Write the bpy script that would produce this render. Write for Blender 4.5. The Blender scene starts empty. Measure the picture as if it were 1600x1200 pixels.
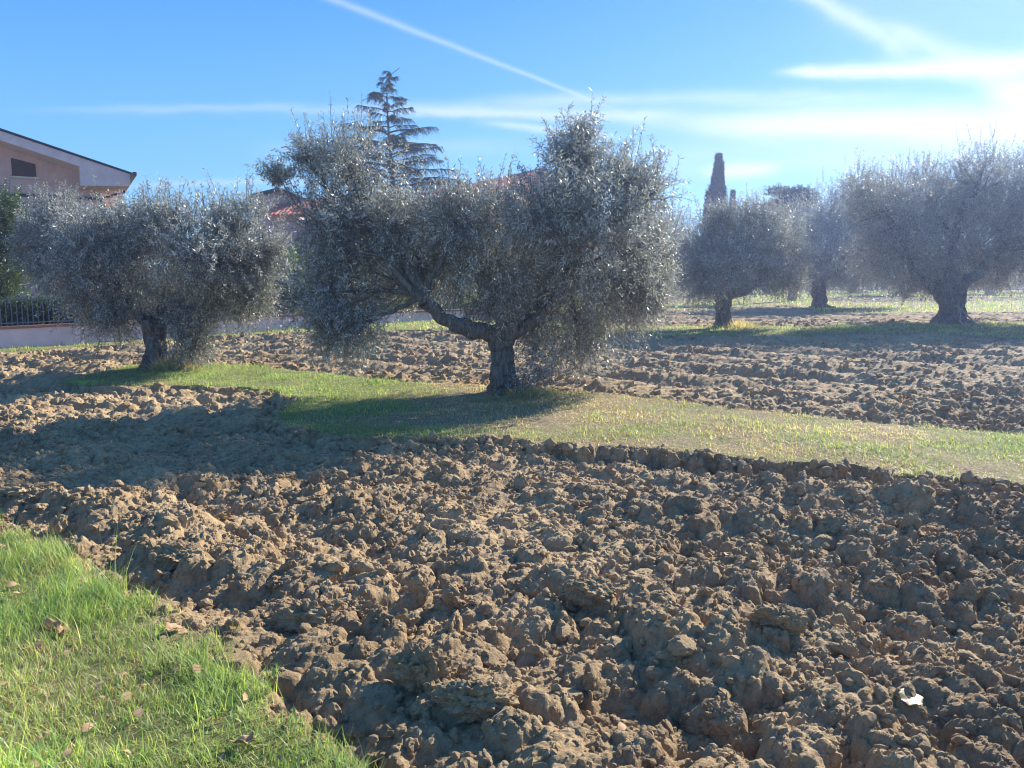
import bpy, math, random
import numpy as np
from mathutils import Vector, noise as mnoise

random.seed(7)
rng = np.random.default_rng(11)
SC = bpy.context.scene
COL = SC.collection
F = 1209.0; CH = 1.65; PITCH = math.atan(155.0 / F)
SUN_EL = math.radians(28.5); SUN_AZ = math.radians(43)      # azimuth from +Y towards +X

# ------------------------------------------------------------------ camera
cam = bpy.data.cameras.new('camera'); co = bpy.data.objects.new('camera', cam); COL.objects.link(co)
cam.lens = 36 * F / 1600; cam.sensor_width = 36; cam.clip_end = 5000; cam.clip_start = 0.05
co.location = (0, 0, CH); co.rotation_euler = (math.pi / 2 - PITCH, 0, 0)
SC.camera = co
# ------------------------------------------------------------------ exposure
SC.view_settings.view_transform = 'Standard'; SC.view_settings.look = 'None'
SC.view_settings.exposure = 1.32; SC.view_settings.gamma = 1.0
SC.cycles.max_bounces = 8; SC.cycles.transparent_max_bounces = 8; SC.cycles.volume_bounces = 0
SC.cycles.use_denoising = True; SC.cycles.filter_width = 1.15
SC.cycles.sample_clamp_indirect = 6

# ------------------------------------------------------------------ sun
sl = bpy.data.lights.new('sun', 'SUN'); sl.energy = 5.0; sl.angle = math.radians(0.53); sl.color = (1.0, 0.93, 0.82)
so = bpy.data.objects.new('sun', sl); COL.objects.link(so)
sdir = Vector((math.sin(SUN_AZ) * math.cos(SUN_EL), math.cos(SUN_AZ) * math.cos(SUN_EL), math.sin(SUN_EL)))
so.rotation_euler = (-sdir).to_track_quat('-Z', 'Y').to_euler(); so.location = (20, 20, 30)


# ------------------------------------------------------------------ node helper
class S:
    """thin arithmetic wrapper round a node socket"""
    def __init__(s, t, k): s.t = t; s.k = k
    def _m(s, op, *a, clamp=False):
        n = s.t.nodes.new('ShaderNodeMath'); n.operation = op; n.use_clamp = clamp
        for i, v in enumerate((s,) + a):
            if isinstance(v, S): s.t.links.new(v.k, n.inputs[i])
            else: n.inputs[i].default_value = v
        return S(s.t, n.outputs[0])
    def __add__(s, o): return s._m('ADD', o)
    def __sub__(s, o): return s._m('SUBTRACT', o)
    def __mul__(s, o): return s._m('MULTIPLY', o)
    def __truediv__(s, o): return s._m('DIVIDE', o)
    def clamp(s): return s._m('ADD', 0.0, clamp=True)
    def smooth(s, a, b):
        n = s.t.nodes.new('ShaderNodeMapRange'); n.interpolation_type = 'SMOOTHSTEP'
        s.t.links.new(s.k, n.inputs['Value']); n.inputs['From Min'].default_value = a; n.inputs['From Max'].default_value = b
        return S(s.t, n.outputs[0])


def pixdir(px, py):
    x = (px - 800) / F; u = (600 - py) / F
    return np.array([x, math.cos(PITCH) + u * math.sin(PITCH), -math.sin(PITCH) + u * math.cos(PITCH)])


def uv(px, py):
    d = pixdir(px, py); return d[0] / d[1], d[2] / d[1]


# ------------------------------------------------------------------ sky
w = bpy.data.worlds.new('World'); SC.world = w; w.use_nodes = True
nt = w.node_tree; nt.nodes.clear()
out = nt.nodes.new('ShaderNodeOutputWorld'); bg = nt.nodes.new('ShaderNodeBackground')
sky = nt.nodes.new('ShaderNodeTexSky'); sky.sky_type = 'NISHITA'; sky.sun_disc = False
sky.sun_elevation = SUN_EL; sky.sun_rotation = SUN_AZ; sky.altitude = 50
sky.air_density = 1.0; sky.dust_density = 0.0; sky.ozone_density = 5.0
hs = nt.nodes.new('ShaderNodeHueSaturation'); hs.inputs['Saturation'].default_value = 1.12; hs.inputs['Value'].default_value = 1.0
nt.links.new(sky.outputs[0], hs.inputs['Color'])
tc = nt.nodes.new('ShaderNodeTexCoord'); sep = nt.nodes.new('ShaderNodeSeparateXYZ')
nt.links.new(tc.outputs['Generated'], sep.inputs[0])
dx, dy, dz = (S(nt, sep.outputs[i]) for i in range(3))
dyc = dy._m('MAXIMUM', 0.05)
U0 = dx / dyc; V0 = dz / dyc


def wnoise(su, sv, scale, detail, seed, rough=0.55):
    cb = nt.nodes.new('ShaderNodeCombineXYZ')
    nt.links.new((U0 * su).k, cb.inputs[0]); nt.links.new((V0 * sv).k, cb.inputs[1]); cb.inputs[2].default_value = seed
    n = nt.nodes.new('ShaderNodeTexNoise'); n.inputs['Scale'].default_value = scale
    n.inputs['Detail'].default_value = detail; n.inputs['Roughness'].default_value = rough
    nt.links.new(cb.outputs[0], n.inputs['Vector'])
    return S(nt, n.outputs[0])


n1 = wnoise(1, 2.5, 4, 4, 1.0); n2 = wnoise(1.5, 14, 3, 6, 4.0, 0.62); n3 = wnoise(6, 9, 3, 5, 9.0, 0.6)
U = U0 + (n1 - 0.5) * 0.03; V = V0 + (n1 - 0.5) * 0.022 + (n3 - 0.5) * 0.008


def streak(p0, p1, w0, w1, I, fade0=0.12, fade1=0.12, noise=None, amp=0.8, u=None, v=None):
    u = u or U; v = v or V
    a = uv(*p0); b = uv(*p1); L = math.hypot(b[0] - a[0], b[1] - a[1]); e = ((b[0] - a[0]) / L, (b[1] - a[1]) / L)
    t = ((u - a[0]) * e[0] + (v - a[1]) * e[1]) / L
    s = (u - a[0]) * (-e[1]) + (v - a[1]) * e[0]
    wd = (t.clamp() * ((w1 - w0) / F) + w0 / F)
    g = s / wd; g = (g * g * -1.0)._m('EXPONENT')
    m = g * t.smooth(0.0, fade0) * (t * -1.0 + 1.0).smooth(0.0, fade1) * I
    if noise is not None: m = m * ((noise - 0.5) * (2.4 * amp) + 1.0).clamp()
    return m


parts = [
    streak((500, -8), (1010, 190), 6, 2.2, 0.34, .01, .25, n3, .5, U0 + (n1 - .5) * .006, V0 + (n1 - .5) * .006),
    streak((1180, -60), (1450, 102), 11, 17, 0.55, .2, .25, n3, .5),
    streak((1360, 30), (1640, 150), 10, 30, 0.5, .2, .01, n3, .6),
    streak((1190, 115), (1900, 88), 6, 26, 0.95, .12, .01, n2, .25),
    streak((1520, 125), (1760, 205), 16, 40, 0.9, .3, .01, n2, .3),
    streak((-60, 174), (1000, 168), 5, 10, 0.28, .35, .2, n2, .9),
    streak((560, 176), (1100, 182), 5, 10, 0.6, .25, .2, n2, .5),
    streak((700, 160), (1500, 150), 8, 16, 0.42, .25, .3, n2, .8),
    streak((720, 190), (1000, 212), 5, 6, 0.55, .3, .3, n2, .5),
    streak((920, 190), (1900, 208), 14, 34, 0.9, .3, .01, n2, .45),
    streak((1060, 205), (2000, 170), 24, 44, 0.6, .3, .01, n2, .7),
    streak((1090, 265), (1230, 265), 11, 10, 0.85, .35, .35, n2, .15),
    streak((150, 290), (560, 282), 5, 5, 0.35, .3, .3, n2, .5),
    streak((350, 235), (900, 225), 12, 12, 0.2, .3, .3, n2, .8),
    streak((850, 245), (1700, 255), 26, 30, 0.35, .3, .1, n2, .8),
    streak((1200, -30), (1750, 40), 60, 90, 0.16, .3, .01, n2, .6),
]
m = parts[0]
for p in parts[1:]: m = (m * -1.0 + 1.0) * (p * -1.0 + 1.0) * -1.0 + 1.0
m = (m * dy.smooth(0.05, 0.3)).clamp()
rp = nt.nodes.new('ShaderNodeValToRGB'); el_ = rp.color_ramp.elements
for p_, c_ in ((0.0, (.30, .56, .72)), (.12, (.16, .43, .74)), (.34, (.045, .245, .70)), (1.0, (.05, .17, .50))):
    k_ = el_.new(p_) if p_ not in (0.0, 1.0) else el_[0 if p_ == 0 else -1]
    k_.color = (*c_, 1)
nt.links.new(dz.clamp().k, rp.inputs[0])
sc10 = nt.nodes.new('ShaderNodeVectorMath'); sc10.operation = 'SCALE'; sc10.inputs[3].default_value = 7.0; nt.links.new(rp.outputs[0], sc10.inputs[0])
mg = nt.nodes.new('ShaderNodeMix'); mg.data_type = 'RGBA'; mg.inputs[0].default_value = .84
nt.links.new(hs.outputs[0], mg.inputs[6]); nt.links.new(sc10.outputs[0], mg.inputs[7])
mx = nt.nodes.new('ShaderNodeMix'); mx.data_type = 'RGBA'
nt.links.new(m.k, mx.inputs[0]); nt.links.new(mg.outputs[2], mx.inputs[6]); mx.inputs[7].default_value = (4.3, 4.8, 5.35, 1)
nt.links.new(mx.outputs[2], bg.inputs[0]); bg.inputs[1].default_value = 0.085
nt.links.new(bg.outputs[0], out.inputs[0])


# ------------------------------------------------------------------ numpy noise
def _h(ix, iy, seed):
    h = (ix.astype(np.int64) * 374761393 + iy.astype(np.int64) * 668265263 + seed * 974711) & 0xffffffff
    h = ((h ^ (h >> 13)) * 1274126177) & 0xffffffff
    h = (h ^ (h >> 16)) & 0xffffffff
    return h.astype(np.float64) / 4294967295.0


def vn(x, y, seed=0):
    ix = np.floor(x); iy = np.floor(y); fx = x - ix; fy = y - iy
    ux = fx * fx * (3 - 2 * fx); uy = fy * fy * (3 - 2 * fy)
    a = _h(ix, iy, seed); b = _h(ix + 1, iy, seed); c = _h(ix, iy + 1, seed); d = _h(ix + 1, iy + 1, seed)
    return (a + (b - a) * ux) * (1 - uy) + (c + (d - c) * ux) * uy


def fbm(x, y, o=4, seed=0, g=0.5):
    s = 0; a = 1; t = 0
    for i in range(o):
        s = s + a * (vn(x, y, seed + i * 17) - 0.5); t += a; a *= g
        x, y = x * 1.93 + y * 0.31 + 5.1, y * 1.93 - x * 0.31 + 2.3
    return s / t * 2


def domes(x, y, size, seed, rmin=0.35, rmax=0.85, dens=0.8):
    gx = x / size; gy = y / size; ix = np.floor(gx); iy = np.floor(gy)
    best = np.zeros_like(gx)
    for i in (-1, 0, 1):
        for j in (-1, 0, 1):
            cx = ix + i; cy = iy + j
            r1 = _h(cx, cy, seed); r2 = _h(cx, cy, seed + 1); r3 = _h(cx, cy, seed + 2); r4 = _h(cx, cy, seed + 3)
            R = rmin + (rmax - rmin) * r3 ** 1.6
            ex = gx - cx - r1; ey = gy - cy - r2; an = r4 * 6.283
            ca = np.cos(an); sa = np.sin(an); st = 0.7 + 0.5 * r1
            d2 = ((ex * ca + ey * sa) * st) ** 2 + ((-ex * sa + ey * ca) / st) ** 2
            hh = np.sqrt(np.clip(1 - d2 / (R * R), 0, 1)) * R * (0.55 + 0.6 * r4) * (r1 < dens)
            np.maximum(best, hh, out=best)
    return best * size


def vnoise3(P, scale, seed=0):
    """value noise for an (n,3) array"""
    Q = P * scale; I = np.floor(Q); f = Q - I; u = f * f * (3 - 2 * f)
    def hh(a, b, c): return _h(I[:, 0] + a + (I[:, 2] + c) * 57.0, I[:, 1] + b + (I[:, 2] + c) * 131.0, seed)
    r = 0
    for a in (0, 1):
        for b in (0, 1):
            for c in (0, 1):
                wgt = (u[:, 0] if a else 1 - u[:, 0]) * (u[:, 1] if b else 1 - u[:, 1]) * (u[:, 2] if c else 1 - u[:, 2])
                r = r + wgt * hh(a, b, c)
    return r


# ------------------------------------------------------------------ terrain
TY = np.array([-50, 0, 9, 12, 16, 20, 24, 30, 40, 60, 100, 300, 900.])
TZ = np.array([0, 0, 0, .02, .10, .20, .32, .40, .50, .80, 1.05, 1.2, 1.2])


def T(x, y):
    return np.interp(y, TY, TZ)


def G(px, py):
    """point of the terrain the pixel looks at"""
    d = pixdir(px, py); t = 1.0; lo = None
    for k in range(4000):
        z = CH + d[2] * t
        if z <= float(T(d[0] * t, d[1] * t)) or t > 400: break
        t *= 1.004
    return np.array([d[0] * t, d[1] * t])


def W(px, py, D):
    d = pixdir(px, py); t = D / d[1]
    return np.array([d[0] * t, D, CH + d[2] * t])


POLY = {
    'A': [(-500, 780), (-200, 800), (0, 826), (60, 838), (115, 868), (130, 910), (200, 938), (280, 968), (335, 1008), (350, 1052), (400, 1092), (450, 1132), (540, 1160), (590, 1200), (640, 1330), (700, 1700), (-1200, 1700), (-1200, 900)],
    'B': [(100, 600), (200, 576), (330, 570), (480, 584), (620, 600), (750, 608), (870, 614), (1000, 624), (1130, 639), (1280, 655), (1420, 670), (1600, 684), (2100, 725), (2600, 775), (2600, 900), (2000, 822), (1600, 766), (1450, 752), (1300, 737), (1150, 722), (1000, 707), (850, 698), (700, 690), (560, 690), (480, 680), (420, 660), (440, 642), (465, 630), (420, 616), (290, 606), (130, 607)],
    'C': [(-700, 605), (-200, 568), (0, 555), (120, 545), (230, 538), (330, 527), (460, 521), (580, 517), (700, 517), (820, 521), (980, 528), (1240, 525), (1450, 522), (1600, 532), (2000, 548), (2600, 565), (2600, 525), (2000, 505), (1600, 505), (1420, 507), (1250, 512), (1120, 511), (980, 512), (820, 505), (700, 497), (640, 480), (200, 480), (-700, 500)],
    'E': [(860, 484), (1030, 474), (1120, 470), (1240, 462), (1300, 474), (1600, 470), (2400, 466), (2400, 487), (1600, 488), (1290, 491), (1240, 477), (1120, 482), (860, 496)],
}
WP = {k: np.array([G(*p) for p in v]) for k, v in POLY.items()}


def sdist(x, y, poly):
    """signed distance, positive inside"""
    d = np.full(x.shape, 1e9); ins = np.zeros(x.shape, bool); n = len(poly)
    for i in range(n):
        ax, ay = poly[i]; bx, by = poly[(i + 1) % n]; ex, ey = bx - ax, by - ay
        t = np.clip(((x - ax) * ex + (y - ay) * ey) / (ex * ex + ey * ey + 1e-12), 0, 1)
        d = np.minimum(d, np.hypot(x - ax - t * ex, y - ay - t * ey))
        c = ((ay > y) != (by > y)); xi = (bx - ax) * (y - ay) / ((by - ay) if abs(by - ay) > 1e-9 else 1e-9) + ax
        ins ^= c & (x < xi)
    return np.where(ins, d, -d)


def turf_sd(x, y):
    wx = x + 0.16 * fbm(x * 1.7, y * 1.7, 3, 5); wy = y + 0.16 * fbm(x * 1.7 + 9, y * 1.7, 3, 8)
    wx = wx + 0.11 * fbm(x * 7, y * 7, 3, 15); wy = wy + 0.11 * fbm(x * 7 + 3, y * 7, 3, 18)
    s = np.full(x.shape, -1e9)
    for k, P in WP.items(): s = np.maximum(s, sdist(wx, wy, P))
    s = np.maximum(s, (y - 56) * 0.5)
    return s


def sm(x, a, b):
    t = np.clip((x - a) / (b - a), 0, 1); return t * t * (3 - 2 * t)


SA = math.radians(-30); CX, CY = math.cos(SA), math.sin(SA)


def H(x, y, sd=None, fine=True):
    if sd is None: sd = turf_sd(x, y)
    r = np.hypot(x, y)
    base = T(x, y)
    crumb = domes(x, y, .13, 131, .3, .9, .8) + .6 * domes(x, y, .05, 133, .3, .9, .9)
    sdb = sd + crumb * 1.5 - .03 + .05 * fbm(x * 3, y * 3, 2, 134)
    turf = np.where(sd > .06, 1.0, sm(sdb, -0.11, 0.05))
    # soil
    q = -x * CY + y * CX + 0.25 * fbm(x * .5, y * .5, 2, 31)
    p = x * CX + y * CY
    ridge = np.sin(q * 2 * math.pi / np.where(y > 10.5, 1.45, 1.05)) * (0.028 + 0.06 * sm(y, 10.5, 14)) * (0.6 + vn(p * .4, q * .4, 3))
    big = 0.055 * fbm(x * 1.1, y * 1.1, 3, 41)
    wx = x + 0.05 * fbm(x * 6, y * 6, 3, 51); wy = y + 0.05 * fbm(x * 6 + 7, y * 6, 3, 57)
    st = 0.85
    rough = 0.55 + 0.75 * vn(x * .8, y * .8, 77)
    rough = np.where(y > 12, rough * (0.55 + 0.6 * vn(p * .15, q * 1.1, 79)), rough)
    far = sm(y, 10.5, 14)
    lump = domes(wx, wy, 0.33, 61, .25, .75, .38) * 0.45 * (1 - .65 * far)
    lump = np.maximum(lump, domes(wx + 3, wy, 0.17, 71, .3, .85, .8) * 0.8 * (1 - .35 * far))
    if fine:
        lump = lump + domes(wx, wy + 5, 0.075, 81, .3, .85, .9) * 0.5
        lump = lump + domes(wx + .01, wy + 9, 0.034, 91, .3, .8, .95) * 0.5 * (1 - sm(r, 14, 24))
    soil = ridge + big + lump * rough - 0.085
    soil = soil + 0.01 * fbm(x * 25, y * 25, 3, 101) * (1 - sm(r, 12, 20))
    # mound thrown up beside the near lawn, cut bank beside the strip of turf
    near = 1 - sm(y, 5.2, 7)
    soil = soil + near * 0.11 * np.exp(-((sd + 0.62) / 0.34) ** 2) * (.5 + vn(x * 2, y * 2, 35)) + near * .06 * np.exp(-((sd + 1.7) / 0.3) ** 2)
    ditch = (1 - near) * (1 - sm(y, 13, 15))
    soil = soil - ditch * (0.03 + .05 * sm(x, -1.5, 2)) * np.exp(-((sd + 0.2) / 0.25) ** 2)
    grass_h = 0.03 + 0.02 * fbm(x * .9, y * .9, 3, 111) + 0.008 * fbm(x * 7, y * 7, 2, 121) + 0.015 * (1 - near) * (1 - sm(y, 14, 16))
    # side of the near field right in front of the bank
    return base + soil * (1 - turf) + grass_h * turf


# ------------------------------------------------------------------ materials
def mat(name):
    m = bpy.data.materials.new(name); m.use_nodes = True; t = m.node_tree; t.nodes.clear()
    o = t.nodes.new('ShaderNodeOutputMaterial'); b = t.nodes.new('ShaderNodeBsdfPrincipled')
    t.links.new(b.outputs[0], o.inputs[0]); b.inputs['Roughness'].default_value = 0.8
    return m, t, b, o


def noise_node(t, scale, detail=4, rough=0.55, coord='Object', vec=None):
    if vec is None:
        c = t.nodes.new('ShaderNodeTexCoord'); vec = c.outputs[coord]
    n = t.nodes.new('ShaderNodeTexNoise'); n.inputs['Scale'].default_value = scale
    n.inputs['Detail'].default_value = detail; n.inputs['Roughness'].default_value = rough
    t.links.new(vec, n.inputs['Vector']); return n.outputs[0]


def ramp(t, fac, stops):
    r = t.nodes.new('ShaderNodeValToRGB'); e = r.color_ramp.elements
    while len(e) > 1: e.remove(e[-1])
    e[0].position = stops[0][0]; e[0].color = (*stops[0][1], 1)
    for p, c in stops[1:]:
        k = e.new(p); k.color = (*c, 1)
    t.links.new(fac, r.inputs[0]); return r.outputs[0]


def mixc(t, fac, a, b, mode='MIX'):
    n = t.nodes.new('ShaderNodeMix'); n.data_type = 'RGBA'; n.blend_type = mode
    for i, v in ((0, fac), (6, a), (7, b)):
        if isinstance(v, (int, float)): n.inputs[i].default_value = v
        elif isinstance(v, tuple): n.inputs[i].default_value = (*v, 1)
        else: t.links.new(v, n.inputs[i])
    return n.outputs[2]


def bump(t, b, h, dist, strength=1.0, prev=None):
    n = t.nodes.new('ShaderNodeBump'); n.inputs['Distance'].default_value = dist; n.inputs['Strength'].default_value = strength
    t.links.new(h, n.inputs['Height'])
    if prev: t.links.new(prev, n.inputs['Normal'])
    if b: t.links.new(n.outputs[0], b.inputs['Normal'])
    return n.outputs[0]


def attr(t, name, comp='Fac'):
    a = t.nodes.new('ShaderNodeAttribute'); a.attribute_name = name; return a.outputs[comp]


SOIL = [(0.28, (0.12, 0.078, 0.048)), (0.42, (0.27, 0.184, 0.098)), (0.54, (0.40, 0.283, 0.152)), (0.72, (0.57, 0.425, 0.24))]


def soil_color(t):
    a = noise_node(t, 1.3, 4); b = noise_node(t, 17, 5, 0.65); c = noise_node(t, 90, 4, .7)
    d_ = noise_node(t, .35, 3)
    s = S(t, a) * 0.35 + S(t, b) * 0.45 + S(t, c) * 0.25 + (S(t, d_) - .5) * .25 - .02
    return ramp(t, s.k, SOIL)


def soil_bump(t, b):
    n1_ = noise_node(t, 60, 6, .72); n2_ = noise_node(t, 240, 4, .7)
    c = t.nodes.new('ShaderNodeTexCoord'); vo = t.nodes.new('ShaderNodeTexVoronoi'); vo.inputs['Scale'].default_value = 75
    vm = t.nodes.new('ShaderNodeVectorMath'); vm.operation = 'MULTIPLY_ADD'; vm.inputs[1].default_value = (.02, .02, .02)
    nv_ = t.nodes.new('ShaderNodeTexNoise'); nv_.inputs['Scale'].default_value = 40; t.links.new(c.outputs['Object'], nv_.inputs['Vector'])
    t.links.new(nv_.outputs['Color'], vm.inputs[0]); t.links.new(c.outputs['Object'], vm.inputs[2]); t.links.new(vm.outputs[0], vo.inputs['Vector'])
    inv = S(t, vo.outputs['Distance']) * -1.0 + 1.0
    p = bump(t, None, inv.k, 0.005, 0.7); p = bump(t, None, n1_, 0.009, .9, p); bump(t, b, n2_, 0.0025, .9, p)


M = {}
m, t, b, o = mat('ploughed_soil'); M['soil'] = m
t.links.new(soil_color(t), b.inputs['Base Color']); soil_bump(t, b); b.inputs['Roughness'].default_value = .9; b.inputs['Specular IOR Level'].default_value = .25
m, t, b, o = mat('field_ground'); M['ground'] = m
sc_ = soil_color(t)
g1 = noise_node(t, 2.2, 4); g2 = noise_node(t, 45, 4, .7)
gcol = ramp(t, (S(t, g1) * .5 + S(t, g2) * .5).k, [(.3, (.09, .10, .03)), (.5, (.18, .19, .06)), (.7, (.33, .27, .12))])
dcol = ramp(t, g2, [(.35, (.10, .075, .04)), (.52, (.24, .18, .10)), (.68, (.44, .35, .20))])
gcol = mixc(t, attr(t, 'dry'), gcol, dcol)
t.links.new(mixc(t, attr(t, 'turf'), sc_, gcol), b.inputs['Base Color']); soil_bump(t, b)
b.inputs['Roughness'].default_value = .92; b.inputs['Specular IOR Level'].default_value = .2


def leaf_mat(name, top, under, trans, rough=0.45, var=0.25, tw=0.35, spec=0.5):
    m = bpy.data.materials.new(name); m.use_nodes = True; t = m.node_tree; t.nodes.clear()
    o = t.nodes.new('ShaderNodeOutputMaterial'); b = t.nodes.new('ShaderNodeBsdfPrincipled')
    tr = t.nodes.new('ShaderNodeBsdfTranslucent'); ms = t.nodes.new('ShaderNodeMixShader')
    g = t.nodes.new('ShaderNodeNewGeometry')
    c = mixc(t, g.outputs['Backfacing'], top, under)
    v = attr(t, 'tint')
    c = mixc(t, 1.0, c, ramp(t, v, [(0, (1 - var,) * 3), (1, (1 + var, 1 + var * .8, 1 + var * .3))]), 'MULTIPLY')
    t.links.new(c, b.inputs['Base Color']); b.inputs['Roughness'].default_value = rough; b.inputs['Specular IOR Level'].default_value = spec
    tr.inputs['Color'].default_value = (*trans, 1)
    ms.inputs[0].default_value = tw
    t.links.new(b.outputs[0], ms.inputs[1]); t.links.new(tr.outputs[0], ms.inputs[2]); t.links.new(ms.outputs[0], o.inputs[0])
    return m


M['olive'] = leaf_mat('olive_leaf', (.215, .235, .215), (.52, .53, .55), (.35, .37, .31), .42, .45, .32, .6)
M['evergreen'] = leaf_mat('dark_broad_leaf', (.045, .075, .03), (.09, .12, .06), (.12, .2, .04), .4, .35, .25)
M['shrub'] = leaf_mat('garden_shrub_leaf', (.11, .20, .05), (.18, .25, .10), (.3, .45, .08), .4, .35, .35)
M['needle'] = leaf_mat('conifer_needle', (.035, .055, .035), (.045, .065, .045), (.05, .08, .03), .6, .3, .1)
M['cypress'] = leaf_mat('cypress_foliage', (.03, .045, .022), (.03, .045, .022), (.04, .06, .02), .7, .3, .1)


def twig_mat(name, c1, c2, sc=30, bd=.01):
    m, t, b, o = mat(name)
    tcx = t.nodes.new('ShaderNodeTexCoord'); mp = t.nodes.new('ShaderNodeMapping'); mp.inputs['Scale'].default_value = (1, 1, .3); t.links.new(tcx.outputs['Object'], mp.inputs[0])
    n = noise_node(t, sc, 5, .65, vec=mp.outputs[0])
    t.links.new(ramp(t, n, [(.3, c1), (.7, c2)]), b.inputs['Base Color']); b.inputs['Roughness'].default_value = .9
    bump(t, b, noise_node(t, sc * 1.5, 5, .7, vec=mp.outputs[0]), bd); return m


M['bark'] = twig_mat('olive_bark', (.05, .04, .032), (.30, .26, .21), 22, .045)
M['twig'] = twig_mat('olive_twig', (.10, .085, .06), (.2, .18, .13), 30, .003)
M['dwood'] = twig_mat('dead_wood', (.22, .17, .12), (.42, .35, .27), 30, .004)


def blade_mat():
    m = bpy.data.materials.new('grass_blade'); m.use_nodes = True; t = m.node_tree; t.nodes.clear()
    o = t.nodes.new('ShaderNodeOutputMaterial'); b = t.nodes.new('ShaderNodeBsdfPrincipled')
    tr = t.nodes.new('ShaderNodeBsdfTranslucent'); ms = t.nodes.new('ShaderNodeMixShader')
    c = attr(t, 'Col', 'Color')
    t.links.new(c, b.inputs['Base Color']); b.inputs['Roughness'].default_value = .5; b.inputs['Specular IOR Level'].default_value = .4
    c2 = mixc(t, 1.0, c, (1.7, 1.7, 1.1), 'MULTIPLY'); t.links.new(c2, tr.inputs[0]); ms.inputs[0].default_value = .45
    t.links.new(b.outputs[0], ms.inputs[1]); t.links.new(tr.outputs[0], ms.inputs[2]); t.links.new(ms.outputs[0], o.inputs[0])
    return m


M['blade'] = blade_mat()


# ------------------------------------------------------------------ object helpers
def raw_mesh(name, V, Q, mats, midx=None, smooth=False, nv=4):
    """numpy verts (n,3), faces (m,nv)"""
    me = bpy.data.meshes.new(name); V = np.asarray(V, np.float32); Q = np.asarray(Q, np.int32)
    me.vertices.add(len(V)); me.vertices.foreach_set('co', V.ravel())
    me.loops.add(Q.size); me.loops.foreach_set('vertex_index', Q.ravel())
    me.polygons.add(len(Q)); me.polygons.foreach_set('loop_start', np.arange(0, Q.size, Q.shape[1], dtype=np.int32))
    try: me.polygons.foreach_set('loop_total', np.full(len(Q), Q.shape[1], np.int32))
    except Exception: pass
    for mm in (mats if isinstance(mats, (list, tuple)) else [mats]): me.materials.append(mm)
    if midx is not None: me.polygons.foreach_set('material_index', np.asarray(midx, np.int32))
    me.update(calc_edges=True); me.validate()
    me.polygons.foreach_set('use_smooth', np.full(len(me.polygons), smooth))
    return me


def link(name, me, parent=None, loc=None):
    o = bpy.data.objects.new(name, me); COL.objects.link(o)
    if parent: o.parent = parent
    if loc is not None: o.location = loc
    return o


def tag(o, label=None, cat=None, group=None, kind=None):
    if label: o['label'] = label
    if cat: o['category'] = cat
    if group: o['group'] = group
    if kind: o['kind'] = kind
    return o


def fattr(me, name, vals):
    a = me.attributes.new(name, 'FLOAT', 'POINT'); a.data.foreach_set('value', np.asarray(vals, np.float32))


def empty(name, loc):
    o = bpy.data.objects.new(name, None); COL.objects.link(o); o.location = loc; o.empty_display_size = .3; return o


# ------------------------------------------------------------------ the ground: one sheet to the horizon
ys = [1.3]
while ys[-1] < 900: ys.append(ys[-1] * 1.0034 if ys[-1] < 70 else ys[-1] * 1.03)
ys = np.array(ys)
us = np.concatenate([-np.geomspace(6, .86, 26)[:-1], np.linspace(-.86, .86, 660), np.geomspace(.86, 6, 26)[1:]])
yy, uu = np.meshgrid(ys, us, indexing='ij'); gx = uu * (yy + .35); gy = yy.copy()
fx_, fy_ = gx.ravel(), gy.ravel()
sdv = turf_sd(fx_, fy_)
gz = H(fx_, fy_, sdv)
nr, nc = gx.shape
idx = np.arange(nr * nc).reshape(nr, nc)
Qd = np.stack([idx[:-1, :-1], idx[:-1, 1:], idx[1:, 1:], idx[1:, :-1]], -1).reshape(-1, 4)


def dryness(x, y):
    n = fbm(x * 1.2, y * 1.2, 4, 301)
    f = 0.15 + 0.55 * n
    q = x + 0.0
    inB = sdist(x, y, WP['B']) > -.3
    fb = 0.85 * sm(x, -2.0, -0.4) * (1 - .85 * sm(x, 3.8, 5.2)) + 0.05 + 1.0 * n
    f = np.where(inB, fb, f)
    inA = y < 5.6
    f = np.where(inA & ~inB, 0.2 + 0.85 * fbm(x * 1.9, y * 1.9, 3, 305), f)
    f = np.where(y > 15, 0.22 + .6 * n + 0.12 * sm(x, -2, 3), f)
    return np.clip(f, 0, 1)


me = raw_mesh('ground', np.stack([fx_, fy_, gz], 1), Qd, M['ground'], smooth=False)
fattr(me, 'turf', sm(sdv + .05 * fbm(fx_ * 14, fy_ * 14, 2, 140), -0.02, 0.07)); fattr(me, 'dry', dryness(fx_, fy_))
tag(link('ground', me), 'ploughed brown field of broken soil with strips of turf left under the olive trees', 'ground', kind='structure')


# ------------------------------------------------------------------ clods
def ico(sub):
    import bmesh
    bm = bmesh.new(); bmesh.ops.create_icosphere(bm, subdivisions=sub, radius=1)
    V = np.array([v.co[:] for v in bm.verts]); Fc = np.array([[v.index for v in f.verts] for f in bm.faces]); bm.free(); return V, Fc


def clod_shape(V, seed, strong=1.0):
    d = V / np.linalg.norm(V, axis=1, keepdims=True)
    P = d + seed * 3.7
    r = 1 + strong * (0.55 * (vnoise3(P, 1.3, seed) - .5) + 0.5 * (vnoise3(P, 2.9, seed + 1) - .5) + .34 * (vnoise3(P, 6.3, seed + 2) - .5) + .2 * (vnoise3(P, 13, seed + 3) - .5) + (.12 * (vnoise3(P, 27, seed + 4) - .5) if len(V) > 1000 else 0))
    # a few planar breaks
    rs = np.random.default_rng(seed)
    for k in range(5):
        n = rs.normal(size=3); n /= np.linalg.norm(n); c = rs.uniform(.62, .95)
        dp = d @ n; lim = np.where(dp > .2, c / np.maximum(dp, .2), 9); r = np.where(r > lim, lim * .85 + r * .15, r)
    return d * r[:, None] * np.array([1.12, 1.0, .82])


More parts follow.
